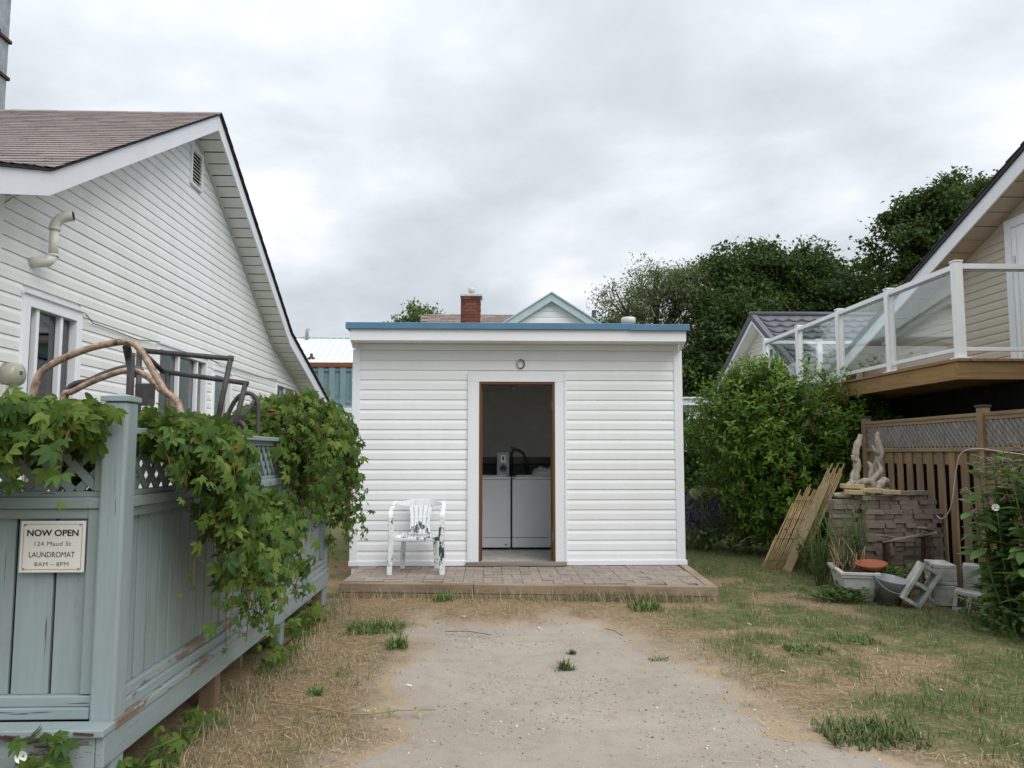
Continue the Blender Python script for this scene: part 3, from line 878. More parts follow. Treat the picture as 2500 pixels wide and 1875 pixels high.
# backing wall: gable polygon
pts = [(LX - .004, 6.27, 0.0), (LX - .004, 17.4, 0.0), (LX - .004, 17.4, roofz(17.4) - .1), (LX - .004, 14.12, 3.5), (LX - .004, 10.13, 5.86), (LX - .004, 6.33, 3.66), (LX - .004, 6.27, 3.64)]
# the wall panel is pieced round the openings: strips between them
def lstrip(y0, y1, z0, z1):
    B().box(LX - .16, LX - .004, y0, y1, z0, z1).go('wall_panel', 'house_siding', lh)
zt = 2.85
lstrip(6.27, 6.60, 0, zt); lstrip(7.55, 9.27, 0, zt); lstrip(10.91, 11.14, 0, zt); lstrip(11.95, 14.41, 0, zt); lstrip(15.8, 16.3, 0, zt); lstrip(16.3, 17.4, 0, 2.45)
for y0, y1, a, c in lw[:4]:
    lstrip(y0, y1, 0, a); lstrip(y0, y1, c, zt)
B().prism([(LX - .004, 6.27, zt), (LX - .004, 16.35, zt), (LX - .004, 14.12, 3.48), (LX - .004, 10.13, 5.86), (LX - .004, 6.33, 3.66), (LX - .004, 6.27, 3.64)], (-.15, 0, 0)).go('gable_panel', 'house_siding', lh)
B().box(-11, LX - .16, 6.27, 6.40, 0, 3.6).go('front_wall', 'house_siding', lh)
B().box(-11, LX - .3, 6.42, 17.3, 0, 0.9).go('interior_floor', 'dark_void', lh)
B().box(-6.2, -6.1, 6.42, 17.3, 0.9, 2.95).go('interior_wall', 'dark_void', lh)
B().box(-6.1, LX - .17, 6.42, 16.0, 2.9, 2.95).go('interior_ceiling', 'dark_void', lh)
siding(lh, 'house_siding', 'y', LX, 1, 0.35, 0.1155, 48, l_ext, lw, 0.013, 0.60, 0.75, seed=9)
B().box(LX - .02, LX + .022, 6.20, 6.275, 0.2, 3.6).go('corner_trim', 'white_trim', lh, 0.004)
# rake fascia, soffit panels
def off(p, q, d):
    t = Vector((0, q[0] - p[0], q[1] - p[1])).normalized()
    return Vector((0, t.z, -t.y)) * d
for i in range(4):
    p, q = TOP[i], TOP[i + 1]
    P, Q = Vector((LR, p[0], p[1])), Vector((LR, q[0], q[1]))
    dz = Vector((0, 0, -TH * 1.14))
    segs = [(0, .5), (.5, 1)] if i in (1,) else [(0, 1)]
    for s0, s1 in segs:
        a, c = P.lerp(Q, s0), P.lerp(Q, s1 - (0.0015 if s1 < 1 else 0))
        B().prism([a, c, c + dz, a + dz], (-.024, 0, 0)).go('rake_fascia', 'fascia_white', lh, 0.003)
    L = (Q - P).length
    n = max(1, int(L / 0.2)) if i >= 2 else max(1, int(L / .4))
    for k in range(n):
        a, c = P.lerp(Q, k / n), P.lerp(Q, (k + 1) / n - .020 / L)
        up = Vector((0, 0, -TH * 1.14 + .03 + (k % 2) * .0015))
        B().prism([a + up + Vector((-.026, 0, 0)), c + up + Vector((-.026, 0, 0)), c + up + Vector((LX - LR + .0, 0, 0)), a + up + Vector((LX - LR + .0, 0, 0))], (0, 0, .003)).go('soffit_panel', 'soffit_white', lh)
    a = P + Vector((LX - LR + .018, 0, -TH * 1.14 + .012)); c = Q + Vector((LX - LR + .018, 0, -TH * 1.14 + .012))
    if i >= 1:
        B().beam(a, c, .03, .03).go('soffit_channel', 'soffit_white', lh)
    # roof slab and dark drip edge
    B().prism([P + Vector((.022, 0, .002)), Q + Vector((.022, 0, .002)), Q + Vector((.022, 0, .024)), P + Vector((.022, 0, .024))], (-7.5, 0, 0)).go('roof_slab', 'roof_edge', lh)
# far-slope shingle butts give the rake a stepped edge
for i in (2, 3):
    p, q = TOP[i], TOP[i + 1]
    P, Q = Vector((LR, p[0], p[1])), Vector((LR, q[0], q[1]))
    L = (Q - P).length; n = int(L / 0.28)
    for k in range(n):
        a, c = P.lerp(Q, k / n), P.lerp(Q, (k + 1) / n)
        B().prism([a + Vector((.036, 0, .023)), c + Vector((.036, 0, .025)), c + Vector((.036, 0, .05)), a + Vector((.036, 0, .034))], (-.6, 0, 0)).go('edge_shingle', 'roof_edge', lh)
# shingles on the visible near slope
tabs = B()
tabs.add([(0, 0, .006), (-.298, 0, .006), (-.298, .0, .016), (0, 0, .016), (0, .17, .004), (-.298, .17, .004)], [(0, 1, 2, 3), (3, 2, 5, 4)])
tab = tabs.mesh('shingle')
rr = random.Random(2)
cells = []
for i in (1, 0):
    p, q = Vector((0, *TOP[i])), Vector((0, *TOP[i + 1]))
    L = (q - p).length; n = int(L / 0.14)
    ang = math.atan2(q.z - p.z, q.y - p.y)
    for k in range(n):
        c = p.lerp(q, k / n)
        visx = -1.02 * 1195 / 1880 * c.y - .5
        x = LR + .03
        sx = (1.0, .5, .75)[k % 3]
        while x > min(visx, -4.0 if i == 0 else -9):
            cells.append((abs(x) + c.y * .0, x, c, ang, sx)); x -= .30 * sx; sx = 1.0
rest = B()
for idx, (_, x, c, ang, sx) in enumerate(sorted(cells, key=lambda t: t[0])):
    M = Matrix.Translation((x + rr.uniform(-.008, .008), c.y, c.z + .024)) @ Matrix.Rotation(ang + rr.uniform(0, .02), 4, 'X') @ Matrix.Rotation(rr.uniform(-.012, .012), 4, 'Z') @ Matrix.Diagonal((sx, 1, 1, 1))
    if idx < 300:
        link('shingle', tab, lh, 'shingle', M)
    else:
        rest.add([M @ v.co for v in tab.vertices], [tuple(p.vertices) for p in tab.polygons])
if rest.v:
    tag(rest.go('shingle_field', 'shingle', lh), kind='stuff')
for k in range(16):
    x = LR + .03 - k * .31
    B().prism([(x, 9.98, 5.935), (x, 10.13, 6.022), (x, 10.28, 5.935), (x, 10.27, 5.92), (x, 10.13, 6.006), (x, 9.99, 5.92)], (-.305, 0, rr.uniform(-.006, .006))).go('ridge_cap', 'shingle', lh)
# windows
def l_window(y0, y1, z0, z1, fw=.07, mull=(), curtain=False):
    w = B()
    w.box(LX - .05, LX + .035, y0, y0 + fw, z0, z1); w.box(LX - .05, LX + .035, y1 - fw, y1, z0, z1)
    w.box(LX - .05, LX + .034, y0 + fw, y1 - fw, z1 - fw, z1); w.box(LX - .05, LX + .034, y0 + fw, y1 - fw, z0, z0 + fw)
    wo = w.go('window', 'white_vinyl', lh, 0.004)
    g = B().box(LX - .045, LX - .04, y0 + fw, y1 - fw, z0 + fw, z1 - fw).go('pane', 'window_glass', wo)
    for mm in mull:
        y = y0 + (y1 - y0) * mm
        B().box(LX - .038, LX + .012, y - .022, y + .022, z0 + fw, z1 - fw).go('mullion', 'white_vinyl', wo, 0.003)
    c = B()
    c.box(LX + .03, LX + .055, y0 - .02, y1 + .02, z1 + .001, z1 + .03); c.go('head_channel', 'white_trim', wo)
    if curtain:
        nn = 60
        yy = np.linspace(y0 + .05, y1 - .05, nn)
        xx = LX - .14 + .025 * np.sin(yy * 40) + .01 * np.sin(yy * 93)
        top = z1 - .55 + .12 * np.sin((yy - y0) * 6) if curtain == 2 else np.full(nn, z1 - .06)
        V = np.concatenate([np.stack([xx, yy, 0 * yy + z0], 1), np.stack([xx, yy, top], 1)])
        k = np.arange(nn - 1)
        link('curtain', arrays_mesh('curtain', V, np.stack([k, k + 1, k + 1 + nn, k + nn], 1), True), wo, 'curtain')
l_window(6.60, 7.55, 0.9, 2.81, .10, (.26, .66), 2)
l_window(9.27, 10.91, 1.35, 2.755, .06, (.42, .80))
l_window(14.41, 15.80, 1.5, 2.78, .07, (.5,), 1)
l_window(11.14, 11.95, 1.5, 2.64, .07, ())
# louvred gable vent
gv = B()
gv.box(LX, LX + .04, 10.06, 10.10, 5.02, 5.535); gv.box(LX, LX + .04, 10.43, 10.47, 5.02, 5.535); gv.box(LX, LX + .039, 10.10, 10.43, 5.50, 5.535); gv.box(LX, LX + .039, 10.10, 10.43, 5.02, 5.055)
gvo = gv.go('gable_vent', 'white_trim', lh, 0.003)
B().box(LX - .003, LX + .002, 10.10, 10.43, 5.055, 5.50).go('vent_backing', 'dark_void', gvo)
for k in range(9):
    z = 5.075 + k * .048
    B().prism([(LX + .004, 10.101, z + .034), (LX + .034, 10.101, z), (LX + .034, 10.101, z + .006), (LX + .004, 10.101, z + .04)], (0, .328, 0)).go('louvre', 'soffit_white', gvo)
# PVC flue on the wall
pf = thing('flue_pipe', 'pale PVC flue pipe with two elbows on the left house wall', 'pipe', (-3.95, 6.72, 3.1))
b = B(); b.tube([(-4.0, 6.70, 3.10), (-3.93, 6.71, 3.10), (-3.87, 6.74, 3.115), (-3.84, 6.76, 3.17)], .045, 14); b.go('elbow', 'pvc', pf)
b = B(); b.tube([(-3.84, 6.76, 3.15), (-3.84, 6.76, 3.42)], .038, 14); b.go('pipe', 'pvc', pf)
b = B(); b.tube([(-3.84, 6.76, 3.40), (-3.835, 6.762, 3.46), (-3.805, 6.775, 3.51), (-3.75, 6.79, 3.535), (-3.70, 6.80, 3.545)], .045, 14, False); b.go('elbow', 'pvc', pf)
b = B(); b.tube([(-3.75, 6.79, 3.535), (-3.701, 6.7998, 3.5448)], .036, 12); b.go('pipe_mouth', 'dark_void', pf)
for z in (3.165, 3.405):
    b = B(); b.tube([(-3.84, 6.76, z), (-3.84, 6.76, z + .02)], .048, 14); b.go('pipe_collar', 'pvc', pf)
# wall wire
ww = thing('wall_wire', 'thin dark wire drooping along the left house siding above the windows', 'wire', (-3.97, 9, 2.75))
b = B()
b.tube([(-3.95, 7.56, 2.80), (-3.97, 7.75, 2.74), (-3.97, 8.2, 2.735), (-3.97, 8.73, 2.72), (-3.97, 9.0, 2.745), (-3.95, 9.26, 2.77)], .006, 6)
b.tube([(-3.95, 10.93, 2.77), (-3.97, 11.4, 2.73), (-3.97, 12.3, 2.745), (-3.97, 13.3, 2.75), (-3.95, 14.4, 2.80)], .006, 6)
b.go('wire', 'cable_dark', ww)
# electricity meter
em = thing('utility_meter', 'round glass utility meter on the left house wall', 'meter', (-3.95, 6.42, 2.1))
Mx = Matrix.Rotation(R(90), 3, 'Y')
b = B(); b.lathe([(0.0, 0.0), (.10, 0.0), (.10, .09), (.085, .12), (0, .125)], (-3.99, 6.44, 2.09), 22, Mx); b.go('meter_glass', 'gauge_glass', em)
b = B(); b.box(-3.99, -3.93, 6.34, 6.54, 1.7, 2.0); b.go('meter_box', 'pvc', em, 0.01)
b = B(); b.box(-3.866, -3.862, 6.42, 6.46, 2.09, 2.12); b.go('meter_dial', 'ink_grey', em)
# tall flue at the ridge
fl = thing('metal_flue', 'tall weathered metal flue with clamps rising behind the left roof', 'flue', (-7.05, 10.7, 5.8))
B().box(-7.28, -6.95, 10.55, 10.85, 5.7, 8.6).go('flue_pipe', 'flue', fl, 0.01)
for z in (6.78, 7.33, 8.02):
    B().box(-7.31, -6.92, 10.52, 10.88, z, z + .05).go('flue_clamp', 'rust', fl, 0.006)
    B().box(-6.92, -6.88, 10.50, 10.55, z - .01, z + .05).go('clamp_bolt', 'rust', fl)

# ================================================================== RIGHT HOUSE AND DECK
RX, RR_ = 7.0, 6.6
rh = thing('beige_house', 'beige sided house with white rake boards and dark roof on the right', 'house', (11, 10, 0))
RT = [(6.2, 6.28), (9.04, 5.17), (15.6, 2.62)]
def r_ext(z):
    zz = z + .27
    if zz > 6.2:
        return None
    return (5.5, float(np.interp(zz, [2.62, 5.17, 6.28], [15.6, 9.04, 6.2])) if zz > 2.7 else 15.3)
dr = (9.05, 10.0, 2.47, 4.56)
B().prism([(RX + .004, 5.5, 0), (RX + .004, 15.3, 0), (RX + .004, 15.3, 2.62), (RX + .004, 9.04, 5.05), (RX + .004, 6.2, 6.15), (RX + .004, 5.5, 6.15)], (.15, 0, 0)).go('gable_panel', 'beige_siding', rh)
siding(rh, 'beige_siding', 'y', RX, -1, 2.30, 0.1125, 34, r_ext, [dr], 0.013, 0.60, 0.2, seed=12)
B().box(RX + .16, 13, 5.6, 15.2, 0, 3.0).go('house_body', 'beige_siding', rh)
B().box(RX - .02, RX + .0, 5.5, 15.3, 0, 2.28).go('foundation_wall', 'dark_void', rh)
for i in range(2):
    P, Q = Vector((RR_, *RT[i])), Vector((RR_, *RT[i + 1]))
    dz = Vector((0, 0, -.215))
    B().prism([P, Q, Q + dz, P + dz], (.024, 0, 0)).go('rake_fascia', 'white_trim', rh, 0.003)
    L = (Q - P).length; n = int(L / .3)
    for k in range(n):
        a, c = P.lerp(Q, k / n), P.lerp(Q, (k + 1) / n - .016 / L)
        up = Vector((.026, 0, -.18 + (k % 2) * .0015)); o2 = Vector((RX - RR_, 0, -.18 + (k % 2) * .0015))
        B().prism([a + up, c + up, c + o2, a + o2], (0, 0, .003)).go('soffit_panel', 'soffit_beige', rh)
    B().prism([P + Vector((-.03, 0, .002)), Q + Vector((-.03, 0, .002)), Q + Vector((-.03, 0, .05)), P + Vector((-.03, 0, .05))], (6.5, 0, 0)).go('roof_slab', 'dark_roof', rh)
    n = int(L / .3)
    for k in range(n):
        a, c = P.lerp(Q, k / n), P.lerp(Q, (k + 1) / n)
        B().prism([a + Vector((-.045, 0, .049)), c + Vector((-.045, 0, .051)), c + Vector((-.045, 0, .078)), a + Vector((-.045, 0, .058))], (.6, 0, 0)).go('edge_shingle', 'dark_roof', rh)
B().prism([(6.57, 6.2, 6.285), (6.57, 3.2, 5.1), (6.57, 3.2, 5.14), (6.57, 6.2, 6.33)], (6.5, 0, 0)).go('roof_slab', 'dark_roof', rh)
B().box(RX - .005, RX + .15, 3.6, 5.49, 0, 5.2).go('wall_panel', 'beige_siding', rh)
d_ = B()
d_.box(RX - .05, RX - .001, 9.88, 10.0, 2.48, 4.56); d_.box(RX - .05, RX - .001, 9.05, 9.16, 2.48, 4.56); d_.box(RX - .049, RX - .001, 9.161, 9.879, 4.44, 4.56)
do = d_.go('door', 'white_trim', rh, 0.005)
B().box(RX - .02, RX - .001, 9.161, 9.879, 2.48, 4.439).go('door_leaf', 'white_vinyl', do)
B().box(RX - .035, RX - .0205, 9.80, 9.878, 2.5, 4.43).go('door_stile', 'white_vinyl', do, 0.003)
B().box(RX - .045, RX - .0355, 9.82, 9.84, 3.95, 4.05).go('hinge', 'chrome', do)

dk = thing('balcony_deck', 'raised wooden deck with white glass-panelled railing on the right house', 'deck', (6, 11, 0))
DZ, D0, D1, DX = 2.47, 8.2, 14.2, 5.1
B().box(DX, DX + .04, D0 + .041, D1, DZ - .225, DZ - .03).go('rim_joist', 'deck_wood_y', dk, 0.004)
B().box(DX, RX - .05, D0, D0 + .04, DZ - .225, DZ - .03).go('rim_joist', 'deck_wood_x', dk, 0.004)
for k in range(13):
    x = DX - .02 + k * .152
    if x + .14 < RX - .03:
        B().box(x, x + .145, D0 - .03, D1, DZ - .028, DZ + .002).go('deck_board', 'deck_wood_y', dk, 0.003)
for k in range(14):
    y = D0 + .4 + k * .42
    B().box(DX + .041, RX - .05, y, y + .04, DZ - .22, DZ - .032).go('joist', 'deck_wood_x', dk)
for y in (8.35, 11.2, 14.0):
    B().box(6.05, 6.19, y, y + .14, 0, DZ - .23).go('support_post', 'cedar_z', dk)
B().box(6.05, 6.19, 8.3, 14.2, DZ - .40, DZ - .235).go('support_beam', 'deck_wood_y', dk)
B().box(5.90, 5.94, 6.6, 14.1, 0, DZ - .23).go('under_deck_shade', 'dark_void', dk)  # near-black sheet, shade under the deck put in as colour
posts = [8.245, 9.70, 11.12, 12.62, 14.14]
def rpost(x, y):
    p = B().box(x - .045, x + .045, y - .045, y + .045, DZ + .003, DZ + 1.08).go('railing_post', 'white_vinyl', dk, 0.004)
    B().box(x - .052, x + .052, y - .052, y + .052, DZ + 1.081, DZ + 1.10).go('post_cap', 'white_vinyl', p, 0.004)
    B().box(x - .075, x + .075, y - .075, y + .075, DZ + .0025, DZ + .018).go('post_foot', 'white_vinyl', p, 0.003)
for y in posts:
    rpost(DX + .07, y)
for x in (6.17, 6.92):
    rpost(x, 14.14)
rpost(6.92, 8.245)
for i in range(4):
    y0, y1 = posts[i] + .046, posts[i + 1] - .046
    B().box(DX + .045, DX + .095, y0, y1, DZ + 1.005, DZ + 1.065).go('top_rail', 'white_vinyl', dk, 0.005)
    B().box(DX + .05, DX + .09, y0, y1, DZ + .09, DZ + .135).go('bottom_rail', 'white_vinyl', dk, 0.005)
    B().box(DX + .066, DX + .074, y0 + .03, y1 - .03, DZ + .136, DZ + 1.0).go('glass_panel', 'rail_glass', dk)
    B().box(DX + .058, DX + .082, y0, y1, DZ + .985, DZ + 1.004).go('glazing_bead', 'galv', dk)
for yy, xs_ in ((14.14, (DX + .07, 6.17, 6.92)), (8.245, (DX + .07, 6.92))):
    for i in range(len(xs_) - 1):
        x0, x1 = xs_[i] + .046, xs_[i + 1] - .046
        B().box(x0, x1, yy - .025, yy + .025, DZ + 1.005, DZ + 1.065).go('top_rail', 'white_vinyl', dk, 0.005)
        B().box(x0, x1, yy - .02, yy + .02, DZ + .09, DZ + .135).go('bottom_rail', 'white_vinyl', dk, 0.005)
        B().box(x0 + .03, x1 - .03, yy - .004, yy + .004, DZ + .136, DZ + 1.0).go('glass_panel', 'rail_glass', dk)
        B().box(x0, x1, yy - .012, yy + .012, DZ + .985, DZ + 1.004).go('glazing_bead', 'galv', dk)

# outbuilding with scalloped metal tiles
ob = thing('tiled_outbuilding', 'beige gabled outbuilding with dark scalloped tile roof behind the deck', 'building', (9, 19.2, 0))
OX = 6.9; AY, AZ = 19.0, 4.86
def o_ext(z):
    zz = z + .2
    if zz > AZ - .05: return None
    return (AY - (AZ - zz) / .62, AY + (AZ - zz) / .47)
B().prism([(OX + .004, 15.9, 0), (OX + .004, 22.2, 0), (OX + .004, 22.2, 3.2), (OX + .004, AY, AZ - .12), (OX + .004, 15.9, 2.85)], (4.8, 0, 0)).go('wall', 'grey_siding', ob)
siding(ob, 'grey_siding', 'y', OX, -1, 2.1, .115, 24, lambda z: (max(16.0, o_ext(z)[0]), min(22.1, o_ext(z)[1])) if o_ext(z) else None, [(18.3, 18.95, 3.3, 4.02)], .013, .6)
for (y1, z1) in ((15.7, AZ - 3.3 * .62), (22.6, AZ - 3.6 * .47)):
    P, Q = Vector((6.6, AY, AZ)), Vector((6.6, y1, z1))
    B().prism([P, Q, Q + Vector((0, 0, -.16)), P + Vector((0, 0, -.16))], (.024, 0, 0)).go('rake_fascia', 'white_trim', ob)
    B().prism([P + Vector((.025, 0, -.13)), Q + Vector((.025, 0, -.13)), Q + Vector((.3, 0, -.13)), P + Vector((.3, 0, -.13))], (0, 0, .01)).go('soffit', 'soffit_white', ob)
    B().prism([P + Vector((-.02, 0, .001)), Q + Vector((-.02, 0, .001)), Q + Vector((-.02, 0, .05)), P + Vector((-.02, 0, .05))], (5.1, 0, 0)).go('roof_slab', 'slate_tile', ob)
    B().prism([P + Vector((-.04, 0, -.06)), Q + Vector((-.04, 0, -.06)), Q + Vector((-.04, 0, .09)), P + Vector((-.04, 0, .09))], (.14, 0, 0)).go('rake_flashing', 'slate_tile', ob)
# tiles of the near slope: each tile a shallow pan with a dipped front lip
tn = 6; V = []; F_ = []
for k in range(tn + 1):
    t = k / tn; x = t * .33; s_ = -.085 * math.sin(math.pi * t)
    V += [(x, s_ - .0, .060 - .02 * math.sin(math.pi * t)), (x, s_, -.005), (x, .36, .006 - .01 * math.sin(math.pi * t))]
for k in range(tn):
    a = k * 3
    F_ += [(a + 1, a + 4, a + 3, a), (a, a + 3, a + 5, a + 2)]
tile = B().add(V, F_, True).mesh('roof_tile')
sl = math.atan2(.62, 1)
for r in range(9):
    y = AY - .32 - r * .30
    for k in range(15):
        M = Matrix.Translation((6.72 + k * .33, y, AZ - (AY - y) * .62 + .045)) @ Matrix.Rotation(sl, 4, 'X')
        link('roof_tile', tile, ob, 'slate_tile', M)
v = B(); v.tube([(6.55, AY, AZ + .06), (11.7, AY, AZ + .06)], .075, 12); v.go('ridge_cap', 'slate_tile', ob)
B().box(OX - .03, OX + .0, 18.3, 18.95, 3.3, 4.02).go('window', 'white_vinyl', ob)
B().box(OX - .036, OX - .031, 18.36, 18.61, 3.36, 3.96).go('pane', 'black_plastic', ob)
B().box(OX - .036, OX - .031, 18.64, 18.89, 3.36, 3.96).go('pane', 'black_plastic', ob)

# ================================================================== HOUSE BEHIND THE SHED
bh = thing('rear_house', 'low house behind the shed with sage trimmed gable dormer', 'house', (0.5, 16, 0))
B().box(-1.2, 3.2, 14.9, 20, 0, 3.55).go('wall', 'pale_wall', bh)
B().prism([(-1.35, 14.6, 3.5), (1.3, 14.6, 3.5), (1.3, 17.3, 4.50), (-1.55, 17.3, 4.50)], (0, 0, .05)).go('roof', 'far_shingle', bh)
fsh = B().box(-.145, .145, -.0, .15, 0, .012).mesh('shingle')
rr = random.Random(8)
for r in range(7):
    y = 16.2 + r * .17
    for k in range(9):
        x = -1.36 + k * .3 + (r % 2) * .15
        if x < .75:
            link('shingle', fsh, bh, 'far_shingle', Matrix.Translation((x, y, 3.552 + (y - 14.6) * .3704 + .004)) @ Matrix.Rotation(math.atan(.3704) - .02, 4, 'X'))
# dormer
gy = 15.0
B().prism([(0.02, gy, 3.75), (2.42, gy, 3.75), (1.215, gy, 4.50)], (0, 2.4, 0)).go('dormer_wall', 'shed_siding', bh)
siding(bh, 'shed_siding', 'x', gy - .002, -1, 3.76, .118, 6, lambda z: (1.215 - (4.50 - z) * 1.5, 1.215 + (4.50 - z) * 1.5) if z < 4.46 else None, (), .012)
for s in (-1, 1):
    P, Q = Vector((1.215, gy - .14, 4.565)), Vector((1.215 + s * 1.32, gy - .14, 3.72))
    B().prism([P, Q, Q + Vector((0, 0, -.155)), P + Vector((0, 0, -.155))], (0, .03, 0)).go('rake_board', 'sage_trim', bh)
    B().prism([P + Vector((0, .031, -.15)), Q + Vector((0, .031, -.15)), Q + Vector((0, .031, -.10)), P + Vector((0, .031, -.10))], (0, .11, 0)).go('soffit', 'sage_trim', bh)
    B().prism([P + Vector((0, -.03, .002)), Q + Vector((0, -.03, .002)), Q + Vector((0, -.03, .03)), P + Vector((0, -.03, .03))], (0, 2.5, 0)).go('dormer_roof', 'sage_trim', bh)
v = B(); v.tube([(2.12, 15.4, 3.8), (2.12, 15.4, 4.33)], .045, 12); v.go('stove_pipe', 'black_plastic', bh)
# brick chimney
chm = B().box(-.555, -.175, 15.06, 15.44, 3.4, 4.53).go('chimney', 'mortar', bh)
bk = B().box(-.09, .09, -.012, .012, -.026, .026).mesh('brick')
for r in range(12):
    z = 3.82 + r * .062
    for side in range(2):
        x = -.555 + .005; w_ = .38
        starts = [0.0, .19] if r % 2 == 0 else [-.095, .095, .285]
        for s0 in starts:
            a, c = max(0, s0), min(w_, s0 + .18)
            if c - a < .04:
                continue
            sx = (c - a) / .18
            if side == 0:
                M = Matrix.Translation((-.555 + (a + c) / 2, 15.055, z))
            else:
                M = Matrix.Translation((-.560, 15.06 + (a + c) / 2, z)) @ Matrix.Rotation(R(90), 4, 'Z')
            link('brick', bk, chm, 'chimney_brick', M @ Matrix.Diagonal((sx, 1, 1, 1)))
B().box(-.585, -.145, 15.02, 15.47, 4.531, 4.572).go('chimney_cap', 'concrete', chm, 0.006)
for k in range(2):
    link('brick', bk, chm, 'chimney_brick', Matrix.Translation((-.46 + k * .19, 15.045, 4.50)))
v = B(); v.tube([(-.365, 15.24, 4.56), (-.365, 15.24, 4.66)], .035, 12); v.lathe([(.03, 4.64), (.066, 4.65), (.066, 4.735), (.058, 4.742), (0, 4.744)], (-.365, 15.24, 0), 18); v.go('chimney_pot', 'pvc', chm)

# white metal roofed house and raised privacy screen, seen between house and shed
mh = thing('metal_roof_house', 'distant house with pale ribbed metal roof between house and shed', 'house', (-6, 28, 0))
B().box(-11, -1.5, 26.3, 32, 0, 3.9).go('wall', 'pale_wall', mh)
B().prism([(-11.5, 25.2, 3.95), (-1.6, 25.2, 3.95), (-1.6, 28.6, 5.62), (-11.5, 28.6, 5.68)], (0, 0, .06)).go('roof', 'metal_roof_white', mh)
for k in range(40):
    x = -11.4 + k * .24
    B().beam((x, 25.2, 4.02), (x, 28.55, 5.70), .03, .025).go('roof_rib', 'metal_roof_white', mh)
B().beam((-11.5, 28.6, 5.75), (-1.6, 28.6, 5.69), .2, .05).go('ridge_cap', 'pale_wall', mh)
v = B(); v.tube([(-6.15, 26.6, 4.6), (-6.15, 26.6, 4.86)], .05, 10); v.lathe([(.16, 4.68), (.05, 4.76)], (-6.15, 26.6, 0), 12); v.go('roof_vent', 'rust', mh)
v = B(); v.tube([(-6.75, 28.4, 5.6), (-6.75, 28.4, 5.92), (-6.70, 28.4, 6.02)], .06, 10); v.go('roof_vent', 'galv', mh)
ps = thing('privacy_screen', 'teal board privacy screen with brown top plank on a raised porch', 'fence', (-4.4, 19, 0))
B().box(-6.5, -2.7, 18.98, 19.10, 3.55, 3.665).go('top_plank', 'brown_board', ps, 0.005)
for k in range(14):
    x = -6.4 + k * .272
    B().box(x, x + .14, 19.0, 19.025, 2.58, 3.548).go('board', 'teal_far', ps)
    B().box(x + .13, x + .272, 19.06, 19.08, 2.60, 3.547).go('board', 'teal_far', ps)
for z in (2.66, 3.45):
    B().box(-6.45, -2.75, 19.0255, 19.059, z, z + .09).go('rail', 'teal_far', ps)
B().box(-6.5, -2.7, 18.9, 20.8, 2.42, 2.54).go('porch_floor', 'white_trim', ps)
B().box(-6.5, -2.7, 18.95, 20.7, 0, 2.419).go('porch_wall', 'pale_wall', ps)

# low flat-roofed shed behind, right of the laundry shed
ls = thing('low_garage', 'low pale garage with corrugated roof edge right of the shed', 'garage', (5.6, 18, 0))
B().box(4.0, 6.4, 17.4, 21, 0, 2.52).go('wall', 'pale_wall', ls)
B().box(3.9, 6.5, 17.25, 17.38, 2.52, 2.66).go('fascia', 'white_trim', ls)
for k in range(16):
    x = 3.9 + k * .162
    B().prism([(x, 17.2, 2.665), (x + .05, 17.2, 2.705), (x + .11, 17.2, 2.705), (x + .158, 17.2, 2.665)], (0, 3.9, .12)).go('roof_sheet', 'metal_roof_white', ls)

# ================================================================== TREES
def tree(name, label, base, h_trunk, tr, lobes, leaf, nclump, per, mat, lsize, seed, spread=.42, group='trees behind the yard'):
    rg = np.random.default_rng(seed); rd = random.Random(seed)
    t = thing(name, label, 'tree', base, group)
    bx, by, bz = base
    b = B()
    top = Vector((bx + rd.uniform(-.3, .3), by + rd.uniform(-.3, .3), h_trunk))
    b.tube([(bx, by, -.1), (bx + .05, by, h_trunk * .5), top], [tr * 1.25, tr, tr * .75], 10)
    b.go('trunk', 'bark', t)
    b = B()
    for c, r in lobes:
        c = Vector(c)
        mid = top.lerp(c, .5) + Vector((rd.uniform(-.4, .4), rd.uniform(-.4, .4), rd.uniform(-.2, .5)))
        b.tube([top, mid, c], [tr * .6, tr * .4, tr * .2], 7)
        for k in range(7):
            d = Vector((rd.gauss(0, 1), rd.gauss(0, 1), rd.gauss(.3, .8))).normalized()
            e = c + Vector((d.x * r[0], d.y * r[1], d.z * r[2])) * .85
            m2 = c.lerp(e, .5) + Vector((0, 0, .15))
            b.tube([mid.lerp(c, rd.random()), m2, e], [tr * .22, tr * .13, tr * .04], 5)
    b.go('branches', 'bark', t)
    C, Nn = [], []
    w = np.array([r[0] * r[2] for _, r in lobes]); w = w / w.sum()
    for (c, r), k in zip(lobes, np.maximum(1, (w * nclump).astype(int))):
        d = norm(rg.normal(size=(k, 3)))
        rad = rg.uniform(.25, 1.0, (k, 1)) ** .45 * np.clip(1 + .12 * rg.normal(size=(k, 1)), .7, 1.16)
        C.append(np.array(c) + d * rad * np.array(r)); Nn.append(d)
    C, Nn = np.concatenate(C), np.concatenate(Nn)
    P = np.repeat(C, per, 0) + rg.normal(size=(len(C) * per, 3)) * np.array([spread, spread, spread * .55])
    N0 = norm(np.repeat(Nn, per, 0) * .5 + np.array([0, 0, .75]) + rg.normal(size=P.shape) * .45)
    D = norm(rg.normal(size=P.shape) + np.repeat(Nn, per, 0) * .6 + np.array([0, 0, -.35]))
    T, TF = leaf
    scatter_obj('crown', mat, T, TF, P, frames(D, N0), lsize * rg.uniform(.6, 1.3, len(P)), rg.random(len(P)), t, None)
    return t
MAPLE = (np.array([(0, 0, 0), (-.36, .45, .10), (0, 1, -.14), (.36, .45, .10)]), np.array([(0, 3, 2, 1)]))
